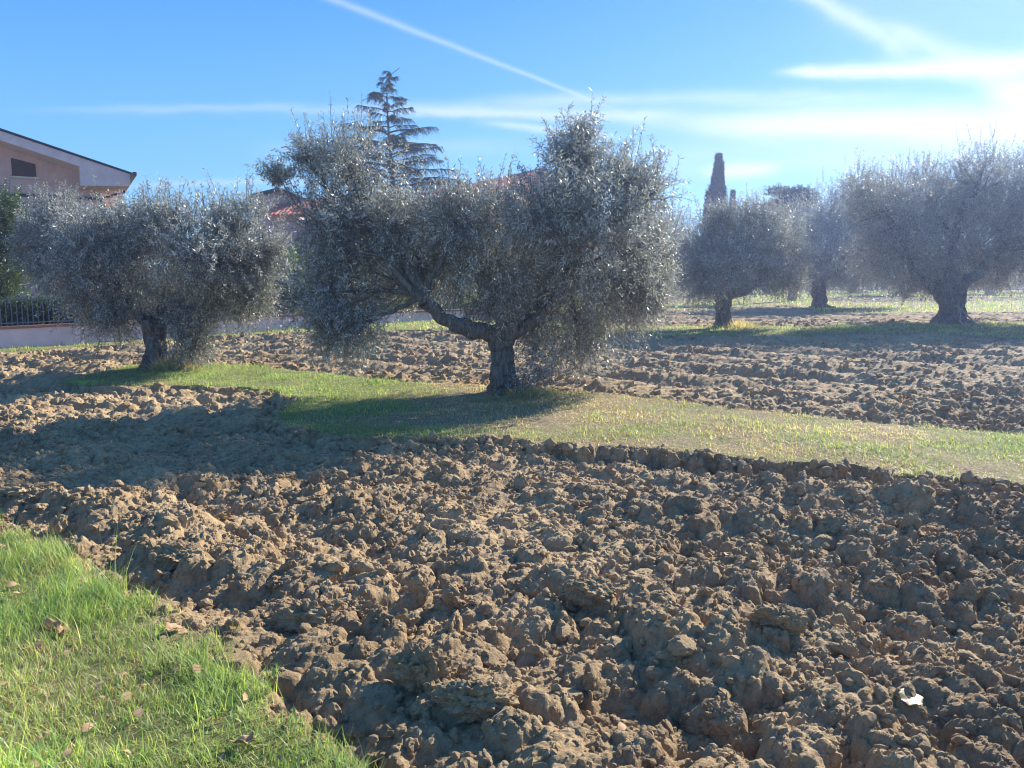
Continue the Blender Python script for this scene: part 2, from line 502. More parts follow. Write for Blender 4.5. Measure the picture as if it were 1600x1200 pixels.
def rotmats(n, r):
    q = r.normal(size=(n, 4)); q /= np.linalg.norm(q, axis=1, keepdims=True); w_, x, y, z = q.T
    return np.stack([np.stack([1 - 2 * (y * y + z * z), 2 * (x * y - z * w_), 2 * (x * z + y * w_)], -1),
                     np.stack([2 * (x * y + z * w_), 1 - 2 * (x * x + z * z), 2 * (y * z - x * w_)], -1),
                     np.stack([2 * (x * z - y * w_), 2 * (y * z + x * w_), 1 - 2 * (x * x + y * y)], -1)], 1)


def scatter_clods(n, y0, y1, rlo, rhi, sub, power, name, seed, margin=0.85, band=None):
    r = np.random.default_rng(seed)
    m_ = n * (14 if band else 1)
    y = np.sqrt(r.uniform(y0 * y0, y1 * y1, m_)); x = r.uniform(-margin, margin, m_) * (y + .4)
    sd = turf_sd(x, y)
    if band: ok = (sd > band[0]) & (sd < band[1]); x, y, sd = x[ok][:n], y[ok][:n], sd[ok][:n]; n = len(x)
    rad = rlo * (rhi / rlo) ** (r.uniform(size=n) ** power)
    dens = vn(x * 1.5, y * 1.5, 211)
    edge_ = np.where(rad < .025, .03 + .10 * r.uniform(size=n) ** 3, -0.03 - rad * .8)
    if band: edge_ = edge_ * 0 + .02
    keep = (sd < edge_) & (r.uniform(size=n) < .35 + dens)
    x, y, rad, sd = x[keep], y[keep], rad[keep], sd[keep]; n = len(x)
    z = H(x, y, sd) + rad * r.uniform(-.35, .25, n)
    V0_, F0 = ico(sub); nb = 14; shp = [clod_shape(V0_, 500 + seed + k) for k in range(nb)]
    R = rotmats(n, r); which = r.integers(0, nb, n); Vs = np.stack(shp)[which]
    sc3 = rad[:, None, None] * (1 + .2 * r.normal(size=(n, 1, 3))).clip(.65, 1.4)
    P = np.einsum('nij,nkj->nki', R, Vs) * sc3 + np.stack([x, y, z], 1)[:, None, :]
    Q = (F0[None] + (np.arange(n) * len(V0_))[:, None, None]).reshape(-1, 3)
    me = raw_mesh(name, P.reshape(-1, 3), Q, M['soil'], smooth=False)
    return link(name, me)


tag(scatter_clods(420, 2.2, 9, .04, .085, 4, 2.0, 'soil_clods', 4), 'larger loose clods of broken soil over the near ploughed field', 'soil clods', kind='stuff')
tag(scatter_clods(9000, 2.1, 10, .012, .032, 2, 1.2, 'soil_clods', 5), 'small rounded soil clods filling the gaps of the near ploughed field', 'soil clods', kind='stuff')
tag(scatter_clods(2600, 6.0, 11, .02, .06, 2, 1.2, 'soil_clods', 6, band=(-.30, -.0)), 'clods and torn sods crumbling along the cut edge of the turf strip', 'soil clods', kind='stuff')
tag(scatter_clods(2800, 2.2, 9, .018, .05, 3, 1.4, 'soil_clods', 1), 'loose fist sized soil clods lying over the near ploughed field', 'soil clods', kind='stuff')
tag(scatter_clods(48000, 2.0, 9.5, .005, .024, 1, 1.3, 'soil_crumbs', 2), 'fine soil crumbs scattered between the larger clods', 'soil crumbs', kind='stuff')
tag(scatter_clods(14000, 8.5, 27, .02, .075, 2, 1.5, 'soil_clods', 3), 'distant soil clods on the ploughed ground between the tree rows', 'soil clods', kind='stuff')

BIG = [
    (478, 950, 62, 44, 'large tan clod with a rounded top left of centre near the lawn tip'),
    (655, 1055, 50, 50, 'large upright clod in the bottom row of soil, darker on its near side'),
    (560, 940, 34, 26, 'reddish brown clod just right of the large tan one'),
    (745, 1110, 60, 34, 'wide flattened clod beside the upright clod at the bottom of the field'),
    (1405, 1062, 58, 30, 'long low clod behind the pale yellow leaf'),
    (1412, 880, 34, 26, 'rounded clod standing alone in the right part of the field'),
    (1085, 848, 25, 27, 'pointed clod in the middle of the field casting a small shadow'),
    (1225, 990, 42, 30, 'broad brown clod right of centre in the near field'),
    (35, 770, 40, 20, 'lit tan clod at the left edge of the picture beyond the lawn'),
    (735, 790, 34, 18, 'grey brown clod in the soil below the central olive tree'),
    (920, 935, 42, 24, 'elongated clod in the middle of the near field'),
    (1130, 1115, 34, 30, 'blocky clod at the bottom centre right of the field'),
    (320, 800, 36, 22, 'tan clod in the ridge behind the lawn'),
    (270, 870, 44, 22, 'long tan clod right behind the lawn edge'),
]
Vb, Fb = ico(5)
for k, (px, py, rx, ry, lab) in enumerate(BIG):
    g = G(px, py + ry * .6); D = g[1]; sx = rx / F * D * .92; sz = ry / F * D * .95
    V_ = clod_shape(Vb, 900 + k * 7, .8)
    nn = V_ / np.linalg.norm(V_, axis=1, keepdims=True)
    V_ = V_ + nn * (.30 * (vnoise3(V_ + k, 4.5, 3) - .5) + .20 * (vnoise3(V_ + k, 10, 4) - .5) + .12 * (vnoise3(V_ + k, 21, 5) - .5))[:, None]
    a = k * 1.3
    V_ = V_ * np.array([sx, sx * .8, sz * 1.15])
    zz = float(H(np.array([g[0]]), np.array([D + sx * .5]), fine=False)[0])
    o_ = link('soil_clod', raw_mesh('soil_clod', V_, Fb, M['soil'], smooth=False), loc=(g[0], D + sx * .5, zz + sz * .25))
    tag(o_, lab, 'soil clod', 'large clods on the ploughed field')


# ------------------------------------------------------------------ grass
GREENS = np.array([(.21, .31, .08), (.30, .40, .10), (.14, .24, .07), (.40, .45, .13), (.24, .33, .16)])
DRYS = np.array([(.52, .42, .22), (.64, .55, .32), (.42, .32, .17), (.38, .36, .14)])


def grass(name, n, sampler, hl, wd, seed, label, dens_edge=.0, lean=.85, dry_add=0.0, lens=1.0, clump=True, clump2=False, edge=None):
    r = np.random.default_rng(seed)
    x, y = sampler(r, n); sd = turf_sd(x, y)
    keep = sd > dens_edge + r.uniform(-.05, .05, n)
    if clump:
        keep &= r.uniform(size=n) < .25 + 1.1 * vn(x * 5, y * 5, 401) ** 1.0
    if edge: keep &= sd < edge
    if clump2: keep &= vn(x * 3.5, y * 3.5, 409) > .52
    x, y, sd = x[keep], y[keep], sd[keep]; n = len(x)
    z = H(x, y, sd) - .004
    dr = np.clip(dryness(x, y) + dry_add, 0, 1)
    isdry = r.uniform(size=n) < .06 + .9 * dr
    hh = hl[0] + (hl[1] - hl[0]) * r.uniform(size=n) ** 1.6
    hh = hh * (.35 + 1.3 * vn(x * 2.3, y * 2.3, 402) * (.6 + .8 * vn(x * 9, y * 9, 406))) * np.where(isdry, .75, 1)
    an = r.uniform(0, 6.283, n); ln = lean * r.uniform(.15, 1.5, n) * np.where(isdry, 1.7, 1)
    dxx, dyy = np.cos(an), np.sin(an); wx, wy = -dyy, dxx
    wv = wd * r.uniform(.6, 1.3, n)
    c = np.where(isdry[:, None], DRYS[r.integers(0, len(DRYS), n)], GREENS[r.integers(0, len(GREENS), n)])
    c = c * r.uniform(.75, 1.35, (n, 1)) * (1 + .35 * fbm(x * 1.3, y * 1.3, 2, 403))[:, None]
    ts = [0, .4, .75, 1]; rows = []
    for tt in ts:
        nr_ = np.sqrt(1 + ln * ln)
        hx = hh * (ln * tt ** 1.7) / nr_; hz = hh * (tt - .18 * ln * tt * tt) / nr_
        ww = wv * (1 - tt * .85) * .5
        for s in (-1, 1):
            rows.append(np.stack([x + dxx * hx + s * wx * ww, y + dyy * hx + s * wy * ww, z + np.maximum(hz, .003)], 1))
    V_ = np.stack(rows, 1)
    q = np.array([[0, 1, 3, 2], [2, 3, 5, 4], [4, 5, 7, 6]])
    Q = (q[None] + (np.arange(n) * 8)[:, None, None]).reshape(-1, 4)
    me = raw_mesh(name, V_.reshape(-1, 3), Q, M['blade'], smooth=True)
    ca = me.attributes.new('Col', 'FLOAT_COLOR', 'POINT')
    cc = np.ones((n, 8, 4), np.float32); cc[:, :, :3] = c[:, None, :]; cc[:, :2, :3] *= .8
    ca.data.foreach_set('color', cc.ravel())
    return tag(link(name, me), label, 'grass', kind='stuff')


def box_s(x0, x1, y0, y1):
    return lambda r, n: (r.uniform(x0, x1, n), r.uniform(y0, y1, n))


def fan_s(y0, y1, u=.8):
    def f(r, n):
        y = np.sqrt(r.uniform(y0 * y0, y1 * y1, n)); return r.uniform(-u, u, n) * (y + .4), y
    return f


grass('grass', 9000, box_s(-4.2, -.1, 1.6, 5.8), (.10, .21), .005, 26, 'longer tufts of lawn grass standing out of the lower left lawn', lean=.9, clump2=True)
grass('grass', 60000, box_s(-4.4, .2, 1.6, 6.2), (.05, .13), .0048, 27, 'ragged longer grass hanging over the edge of the lower left lawn', lean=1.0, dens_edge=-.05, edge=.22)
grass('grass', 16000, box_s(-4.2, -.1, 1.6, 5.8), (.03, .07), .017, 28, 'broad leaved weeds growing in the lower left lawn', lean=1.7, clump2=True)
grass('grass', 60000, box_s(-8.5, 9.8, 5.6, 15), (.05, .13), .008, 29, 'ragged straw and grass overhanging the edges of the near turf strip', lean=1.5, dens_edge=-.06, edge=.16, dry_add=.25)
grass('grass', 190000, box_s(-4.2, -.1, 1.6, 5.8), (.03, .095), .004, 21, 'bright green lawn grass in the lower left corner')
grass('grass', 520000, box_s(-8.5, 9.8, 5.6, 15), (.02, .07), .007, 22, 'strip of short green and straw coloured grass round the two near olive trees', lean=1.15)
grass('grass', 130000, fan_s(15.5, 30), (.03, .11), .02, 23, 'green grass strips along the wall and beneath the small olive tree', lean=.5)
grass('grass', 80000, fan_s(30, 75), (.05, .2), .05, 24, 'pale far grass between the distant olive trees', lean=.5)


# ------------------------------------------------------------------ foliage
def norm(a): return a / (np.linalg.norm(a, axis=-1, keepdims=True) + 1e-9)


def shoots(P, Dr, L, nl, ll, lw, r, droop=.15, spread=.9, stem=.003, pairflat=.25):
    """leafy shoots: start P, direction Dr, length L; nl leaves each. returns verts, quads, midx, tint"""
    n = len(P)
    t_ = np.linspace(.12, 1, nl)[None, :] + r.uniform(-.03, .03, (n, nl))
    a = norm(np.cross(Dr, r.normal(size=(n, 3)))); bb = np.cross(Dr, a)
    g = np.array([0, 0, -1.])
    C = P[:, None, :] + Dr[:, None, :] * (L[:, None] * t_)[..., None] + g * (droop * L[:, None] * t_ ** 2)[..., None]
    ang = (np.arange(nl)[None, :] * 2.4 + r.uniform(0, 6.28, (n, 1)) + r.uniform(-.5, .5, (n, nl)))
    side = a[:, None, :] * np.cos(ang)[..., None] + bb[:, None, :] * np.sin(ang)[..., None]
    ld = norm(Dr[:, None, :] * r.uniform(.35, 1.1, (n, nl, 1)) + side * spread + g * droop * .8)
    wn = norm(np.cross(ld, r.normal(size=(n, nl, 3)) * .6 + side))
    l_ = ll * r.uniform(.6, 1.25, (n, nl, 1)); w_ = lw * r.uniform(.7, 1.3, (n, nl, 1)) * .5
    v0 = C; v1 = C + ld * l_ * .45 + wn * w_; v2 = C + ld * l_; v3 = C + ld * l_ * .45 - wn * w_
    V_ = np.stack([v0, v1, v2, v3], 2).reshape(-1, 3)
    Q = np.arange(len(V_)).reshape(-1, 4)
    tint = np.repeat(np.clip(r.uniform(0, 1, n * nl) * .7 + np.repeat(r.uniform(0, .3, n), nl), 0, 1), 4)
    # stems: two crossed slim quads following the shoot
    m_ = P + Dr * (L * .5)[:, None] + g * (droop * L * .25)[:, None]; e_ = P + Dr * L[:, None] + g * (droop * L)[:, None]
    s0 = stem; sv = np.stack([P - a * s0, P + a * s0, m_ + a * s0 * .8, m_ - a * s0 * .8, e_ + a * s0 * .3, e_ - a * s0 * .3,
                              P - bb * s0, P + bb * s0, m_ + bb * s0 * .8, m_ - bb * s0 * .8, e_ + bb * s0 * .3, e_ - bb * s0 * .3], 1).reshape(-1, 3)
    sq = np.array([[0, 1, 2, 3], [3, 2, 4, 5], [6, 7, 8, 9], [9, 8, 10, 11]])
    SQ = (sq[None] + (np.arange(n) * 12)[:, None, None]).reshape(-1, 4) + len(V_)
    midx = np.concatenate([np.zeros(len(Q)), np.ones(len(SQ))])
    return np.concatenate([V_, sv]), np.concatenate([Q, SQ]), midx, np.concatenate([tint, np.full(len(sv), .5)])


def in_blobs(n, blobs, r, shell=.55, clump=2.2, thr=.36, seed=1):
    """blobs: (center, radii). returns pts, outward dir, index"""
    c = np.array([b_[0] for b_ in blobs]); R = np.array([b_[1] for b_ in blobs])
    wgt = (R[:, 0] * R[:, 1] * R[:, 2]) ** .68; wgt /= wgt.sum()
    k = r.choice(len(blobs), n, p=wgt); d = norm(r.normal(size=(n, 3))); rr = r.uniform(size=(n, 1)) ** shell
    rr = np.where(rr > 1, 1, rr) * (1 + .12 * r.normal(size=(n, 1)))
    ed_ = .5 + 1.0 * vnoise3(c[k] * .3 + d * 1.3, 3.1, seed + 9)[:, None]
    P = c[k] + d * rr * R[k] * ed_
    nz = .6 * vnoise3(P, clump, seed) + .4 * vnoise3(P, clump * 2.3, seed + 4); keep = nz > thr * r.uniform(.85, 1.25, n)
    return P[keep], d[keep], k[keep]


def tube(path, rad, ns=10, bark=.15, seed=0, flutes=0):
    """tapered tube along path (k,3) with radii (k,)"""
    path = np.asarray(path, float); rad = np.asarray(rad, float); k = len(path)
    tn = norm(np.gradient(path, axis=0)); ref = np.array([.13, .97, .2])
    a = norm(np.cross(tn, ref)); b_ = np.cross(tn, a)
    th = np.linspace(0, 2 * np.pi, ns, endpoint=False)
    dirs = a[:, None] * np.cos(th)[None, :, None] + b_[:, None] * np.sin(th)[None, :, None]
    V_ = path[:, None] + dirs * rad[:, None, None]
    if bark:
        fl = V_.reshape(-1, 3)
        nz = vnoise3(fl * np.array([1, 1, .28]), 9, seed) - .5 + .6 * (vnoise3(fl * np.array([1, 1, .22]), 22, seed + 3) - .5)
        V_ = V_ + dirs * (rad[:, None] * bark * 2 * nz.reshape(k, ns))[..., None]
    i = np.arange(k * ns).reshape(k, ns)
    Q = np.stack([i[:-1], np.roll(i[:-1], -1, 1), np.roll(i[1:], -1, 1), i[1:]], -1).reshape(-1, 4)
    return V_.reshape(-1, 3), Q


def join(items):
    Vs, Qs, o_ = [], [], 0
    for V_, Q in items: Vs.append(V_); Qs.append(Q + o_); o_ += len(V_)
    return np.concatenate(Vs), np.concatenate(Qs)


def curve(p0, p1, r, n=12, sag=0.0, wob=.08, up=.3, d0=None):
    p0, p1 = np.array(p0, float), np.array(p1, float); L = np.linalg.norm(p1 - p0); t_ = np.linspace(0, 1, n)[:, None]
    c1 = p0 + (p1 - p0) * .35 + np.array([0, 0, -sag * L]) if d0 is None else p0 + np.array(d0) * L * .45
    c2 = p0 + (p1 - p0) * .75 + np.array([0, 0, -up * L * .3])
    P = (1 - t_) ** 3 * p0 + 3 * (1 - t_) ** 2 * t_ * c1 + 3 * (1 - t_) * t_ ** 2 * c2 + t_ ** 3 * p1
    wv = np.cumsum(r.normal(size=(n, 3)), 0); wv -= wv[0] + (wv[-1] - wv[0]) * t_
    return P + wv * wob * L / n


def olive(label, base, D, blobs, nshoot, trunk_r, fork_z, seed, leaf=.06, lw=.013, nl=22, top=None, lean=(0, 0), limbs=(), sL=(.25, .62),
          thr=.40, group='olive trees in the field', upshoots=400, clump=2.0, suckers=(), lmat='olive', name='olive_tree', flare=1.9, shell=.37, fillb=14):
    r = np.random.default_rng(seed)
    bx = (base - 800) / F * D; bz = float(T(np.array(bx), np.array(D)))
    org = np.array([bx, D, bz])
    root = empty(name, org); tag(root, label, 'olive tree' if name == 'olive_tree' else name.replace('_', ' '), group)
    B = []
    for bl in blobs:
        px, py, rx, ry = bl[:4]; do = bl[4] if len(bl) > 4 else r.uniform(-.9, .9) * (rx / F * D); rd = bl[5] if len(bl) > 5 else 1.0
        c = W(px, py, D + do); B.append((c - org, np.array([rx / F * D, (rx + ry) / 2 / F * D * rd * 1.05, ry / F * D])))
    # trunk
    f = np.array([lean[0], lean[1], fork_z]); K = 44; t_ = np.linspace(0, 1, K)[:, None]
    path = t_ * f + np.array([0, 0, -.08]) * (1 - t_) + np.cumsum(r.normal(size=(K, 3)) * .009, 0) * np.array([1, 1, .2])
    tz = t_[:, 0]; rad = trunk_r * (1 + (flare - 1) * np.exp(-tz * fork_z / .16) + .25 * np.exp(-((tz - 1) / .2) ** 2))
    rad = rad * (1 + .04 * np.sin(tz * 7 + seed)); V_, Q = tube(path, rad, 56, .27, seed)
    th = np.arctan2(V_[:, 1], V_[:, 0]); zz = np.clip(V_[:, 2] / fork_z, 0, 1)
    root_f = 1 + .30 * np.sin(th * 5 + seed + 3 * zz) * (1 - zz) ** 2 + .13 * np.sin(th * 3 + 1.3 * seed + 5 * zz) + .06 * np.sin(th * 9 + 7 * zz)
    V_[:, :2] = V_[:, :2] * root_f[:, None]
    items = [(V_, Q)]
    top_p = path[-1]
    hub = []
    order = sorted(range(len(B)), key=lambda i: -B[i][1].prod())
    subs = []
    main = [np.array(l) for l in limbs]
    limb_objs = []
    for l, lr in [(W(x_, y_, D + do_) - org, rr_) for (x_, y_, do_, rr_) in main]:
        hd_ = l - top_p; hd_ = norm(hd_) * np.array([1, 1, .25]); c = curve(top_p - np.array([0, 0, .16]), l, r, 22, wob=.22, d0=hd_, up=.3); hub.append(c[-1])
        limb_objs.append(tube(c, np.linspace(lr * 1.1, lr * .6, 22) * (1 + .06 * np.sin(np.linspace(0, 8, 22) + seed)), 26, .22, seed + 5))
    hub.append(top_p)
    for i in order:
        c = B[i][0]; h = min(hub, key=lambda q: np.linalg.norm(q - c) + (0 if len(hub) == 1 else .0))
        L = np.linalg.norm(c - h); r0 = min(.07, .022 + .022 * L) * (trunk_r / .19) * min(1, B[i][1][2] / (38 / F * D))
        cv = curve(h, c, r, 14, wob=.25, d0=norm(c - h) * .7 + np.array([0, 0, .35])); items.append(tube(cv, np.linspace(r0, r0 * .4, 14), 9, .12, seed + i))
        for k in range(fillb // 2):
            j = r.integers(5, 14); e = c + norm(r.normal(size=3)) * B[i][1] * r.uniform(.5, .95)
            c2 = curve(cv[j], e, r, 9, wob=.25); items.append(tube(c2, np.linspace(r0 * .38, .004, 9), 5, 0, 0)); subs.append(c2)
    V_, Q = join(items)
    link('trunk', raw_mesh('trunk', V_, Q, M['bark'], smooth=True), root)
    for lo in limb_objs: link('limb', raw_mesh('limb', lo[0], lo[1], M['bark'], smooth=True), root)
    # crown
    P, d, k = in_blobs(nshoot, B, r, shell, clump, thr, seed)
    n = len(P); low = d[:, 2] < -.15
    Dr = norm(d * .7 + r.normal(size=(n, 3)) * .45 + np.where(low[:, None], [0, 0, -.6], [0, 0, .7]))
    L = r.uniform(sL[0], sL[1], n)
    st = [shoots(P - Dr * (L * .4)[:, None], Dr, L, nl, leaf, lw, r, droop=.12)]
    # tall upright water shoots along the top
    P, d, k = in_blobs(upshoots * 4, B, r, .15, clump * 1.2, thr * 1.15, seed + 2); ok = d[:, 2] > .45; P, d = P[ok][:upshoots], d[ok][:upshoots]; n = len(P)
    if n:
        Dr = norm(d * .3 + r.normal(size=(n, 3)) * .16 + [0, 0, 1.1]); L = r.uniform(.25, .55, n) * (sL[1] / .5)
        st.append(shoots(P - Dr * .1, Dr, L, int(nl * 1.2), leaf, lw, r, droop=.02, spread=.75, stem=.004))
    for (px, py, rx, ry, do, ns) in suckers:
        c = W(px, py, D + do) - org
        P, d, k = in_blobs(ns, [(c, np.array([rx, rx, ry]) / F * D)], r, .5, 6, .3, seed)
        n = len(P); Dr = norm(r.normal(size=(n, 3)) * .5 + [0, 0, .9]); st.append(shoots(P, Dr, r.uniform(.15, .4, n), 14, leaf * .85, lw, r))
    Vs, Qs, Ms, Ts, o_ = [], [], [], [], 0
    for a_, b_, c_, e_ in st: Vs.append(a_); Qs.append(b_ + o_); Ms.append(c_); Ts.append(e_); o_ += len(a_)
    me = raw_mesh('crown', np.concatenate(Vs), np.concatenate(Qs), [M[lmat], M['twig']], np.concatenate(Ms))
    fattr(me, 'tint', np.concatenate(Ts))
    link('crown', me, root)
    return root


olive('large spreading olive tree in the centre with a thick limb reaching left', 790, 11.5,
      [(545, 262, 72, 50, .2), (515, 345, 50, 58, -.3), (562, 362, 76, 68, .3), (520, 450, 68, 62, 0), (540, 510, 58, 42, -.2), (618, 348, 48, 48, -.2),
       (650, 420, 70, 60, .3), (645, 340, 40, 26, .4), (720, 345, 60, 48, -.4), (700, 400, 60, 60, .5), (775, 330, 60, 40, .4), (770, 410, 80, 68, -.3),
       (858, 335, 70, 52, -.5), (895, 250, 42, 50, 0), (905, 216, 26, 26, 0), (950, 290, 60, 55, .3), (1005, 300, 42, 52, -.1), (930, 380, 95, 75, -.6), (1000, 390, 52, 62, .5),
       (850, 430, 80, 55, .8), (960, 460, 85, 55, .6), (900, 525, 62, 48, .8), (1020, 440, 35, 40, .3), (860, 400, 70, 60, 1.2), (770, 465, 75, 36, .2), (820, 490, 50, 32, .3), (480, 245, 22, 28, 0), (444, 290, 18, 12, 0)],
      13000, .165, 1.05, 5, leaf=.070, lw=.0165, nl=19, lean=(.04, 0), limbs=[(662, 472, -.35, .135), (880, 440, .1, .09), (775, 430, .6, .08)],
      upshoots=620, thr=.40, suckers=[(845, 590, 26, 20, -.1, 60), (835, 550, 26, 34, .1, 70), (815, 605, 22, 12, -.25, 40), (434, 282, 24, 15, 0, 130)])
olive('dense round olive tree on the left with its trunk on green turf before the wall', 238, 14.3,
      [(120, 415, 42, 50, .2), (160, 382, 56, 44, -.2), (150, 460, 52, 52, 0), (210, 356, 52, 34, .4), (280, 350, 60, 36, -.3), (345, 350, 55, 38, .2), (390, 352, 42, 38, 0),
       (230, 400, 72, 60, .5), (310, 400, 70, 60, -.5), (385, 410, 55, 55, .3), (400, 460, 34, 36, 0), (345, 465, 55, 40, .2), (180, 500, 30, 26, 0), (300, 530, 28, 42, -.1), (290, 480, 40, 36, .4), (425, 388, 26, 36, 0), (255, 450, 60, 40, .3), (245, 370, 50, 50, 0), (110, 370, 36, 36, .3)],
      9000, .15, 1.0, 12, leaf=.074, lw=.018, nl=18, limbs=[(320, 425, 0, .10), (190, 450, .1, .085)], upshoots=420, thr=.40, lean=(-.05, 0),
      suckers=[(275, 568, 16, 14, -.1, 30)])
olive('small olive tree with a thick forked trunk in the middle distance right of centre', 1130, 24.0,
      [(1110, 385, 45, 45), (1160, 360, 55, 40), (1200, 390, 55, 48), (1150, 420, 70, 40), (1085, 410, 35, 42), (1235, 400, 36, 50), (1190, 335, 36, 22), (1100, 450, 34, 26), (1225, 440, 34, 22), (1125, 340, 24, 20)],
      6000, .21, 1.15, 23, leaf=.075, lw=.02, nl=16, limbs=[(1195, 438, 0, .17), (1100, 425, .2, .15)], sL=(.3, .65), upshoots=300, flare=1.5, thr=.33)
olive('tallest olive tree at the right edge with a broad dark crown and a split trunk', 1485, 26.0,
      [(1385, 330, 50, 52), (1440, 310, 60, 52), (1400, 390, 62, 52), (1480, 360, 75, 70), (1530, 280, 46, 46), (1560, 350, 78, 75), (1610, 290, 56, 60), (1480, 420, 75, 38), (1640, 370, 70, 75), (1570, 420, 70, 34), (1440, 440, 50, 24), (1345, 300, 26, 28), (1700, 330, 60, 70)],
      15000, .38, 1.3, 34, leaf=.08, lw=.022, nl=16, limbs=[(1420, 410, 0, .2), (1550, 400, .2, .2), (1490, 380, -.2, .2)], sL=(.35, .75), upshoots=520, flare=1.5, thr=.30)
olive('olive tree with a short trunk standing between the small tree and the tallest one', 1278, 39.0,
      [(1262, 360, 45, 42), (1310, 340, 50, 50), (1300, 400, 62, 42), (1245, 400, 34, 36), (1345, 320, 38, 48), (1360, 390, 46, 50), (1270, 430, 46, 22), (1330, 440, 40, 20), (1225, 350, 26, 22), (1375, 325, 46, 40), (1405, 395, 46, 50)],
      8000, .29, 1.9, 41, leaf=.11, lw=.034, nl=13, limbs=[(1310, 430, 0, .24)], sL=(.45, 1.0), upshoots=300, thr=.30)
olive('olive crown showing just past the right side of the central tree', 1012, 34.0,
      [(1040, 370, 40, 42), (1000, 400, 60, 50), (1060, 410, 36, 46), (1035, 440, 44, 26), (960, 390, 50, 50)],
      3500, .33, 1.5, 45, leaf=.10, lw=.03, nl=13, sL=(.4, .9), upshoots=160, thr=.30)
olive('olive tree just beyond the right edge of the picture, nearer than the tallest one', 1860, 24.0,
      [(1800, 330, 70, 70), (1880, 320, 80, 80), (1950, 360, 70, 70), (1860, 400, 110, 45), (1790, 400, 60, 40)], 6000, .30, 1.3, 47, leaf=.10, lw=.03, nl=14, limbs=[(1800, 420, 0, .18)], sL=(.35, .75), upshoots=200, thr=.30)
# far rows
FAR = [(900, 58, 46), (965, 70, 40), (1085, 62, 38), (1140, 75, 40), (1195, 66, 36), (1260, 82, 34), (1330, 70, 40), (1400, 60, 42), (1455, 78, 36), (1540, 64, 44), (1610, 72, 40), (1690, 60, 44)]
farl = ['hidden far olive behind the central crown', 'far olive partly behind the central crown', 'far olive just left of the small forked tree', 'far olive behind the small forked tree',
        'far olive right of the small forked trunk', 'far olive behind the short trunked tree', 'far olive right of the short trunked tree', 'far olive left of the tallest tree',
        'far olive just behind the tallest tree trunk', 'far olive right of the tallest tree trunk', 'far olive at the right edge of the picture', 'far olive beyond the right edge of the picture']
for i, ((px, D, h_), lb) in enumerate(zip(FAR, farl)):
    r_ = np.random.default_rng(60 + i); yb = 445 + (CH - float(T(0., float(D)))) * F / D
    s = h_ / 40
    olive(lb, px, float(D), [(px - 22 * s, yb - 32 * s, 22 * s, 20 * s), (px + 20 * s, yb - 34 * s, 24 * s, 22 * s), (px, yb - 46 * s, 24 * s, 18 * s), (px + 4, yb - 24 * s, 30 * s, 12 * s)],
          1300, .22, 1.0, 70 + i, leaf=.17, lw=.055, nl=10, sL=(.5, 1.0), upshoots=60, thr=.3, group='far olive trees across the field', fillb=4)

# garden side
olive('grey olive tree in the garden beyond the railing, in front of the pink house', 96, 20.5,
      [(92, 345, 32, 34), (70, 385, 42, 44), (125, 380, 48, 48), (95, 430, 40, 24), (150, 358, 24, 20)], 4200, .16, 1.6, 90, leaf=.075, lw=.02, nl=16, upshoots=240, thr=.30,
      group='garden trees beyond the wall')
olive('dark evergreen tree with small leaves cut by the left edge of the picture', 0, 21.5,
      [(-10, 345, 48, 50), (5, 400, 38, 46), (-45, 390, 55, 60), (0, 435, 34, 26), (15, 350, 24, 34)], 5000, .15, 1.2, 91, leaf=.06, lw=.03, nl=16, upshoots=60, thr=.33,
      lmat='evergreen', name='evergreen_tree', group='garden trees beyond the wall')
SHR = [(440, 30.0, 445, 44, 'bushy green garden shrub seen between the left and central olive trees'), (520, 31.0, 440, 50, 'green shrub hidden behind the left half of the central crown'),
       (600, 32.0, 450, 44, 'green shrub behind the thick limb of the central tree'), (360, 28.0, 440, 44, 'dark shrub behind the left olive tree, above the wall'),
       (690, 34.0, 440, 46, 'green shrub behind the middle of the central crown'), (780, 38.0, 440, 50, 'tall shrub behind the trunk of the central tree'), (860, 42.0, 440, 44, 'shrub behind the right half of the central tree')]
for i, (px, D, py, rr, lb) in enumerate(SHR):
    olive(lb, px, D, [(px - 14, py, rr * .8, rr), (px + 16, py - 10, rr * .8, rr * .8), (px, py + 18, rr, rr * .6), (px + 3, py - 30, rr * .5, rr * .5)], 1800, .07, .5, 120 + i,
          leaf=.12, lw=.055, nl=12, sL=(.3, .6), upshoots=30, thr=.34, lmat='shrub' if i % 2 == 0 else 'evergreen', name='garden_shrub', group='shrubs in the garden', fillb=4)


# ------------------------------------------------------------------ conifers
def conifer_finish(root, items, st, lm='needle'):
    V_, Q = join(items); link('trunk', raw_mesh('trunk', V_, Q, M['bark'], smooth=True), root)
    Vs, Qs, Ms, Ts, o_ = [], [], [], [], 0
    for a_, b_, c_, e_ in st: Vs.append(a_); Qs.append(b_ + o_); Ms.append(c_); Ts.append(e_); o_ += len(a_)
    me = raw_mesh('crown', np.concatenate(Vs), np.concatenate(Qs), [M[lm], M['bark']], np.concatenate(Ms)); fattr(me, 'tint', np.concatenate(Ts)); link('crown', me, root)


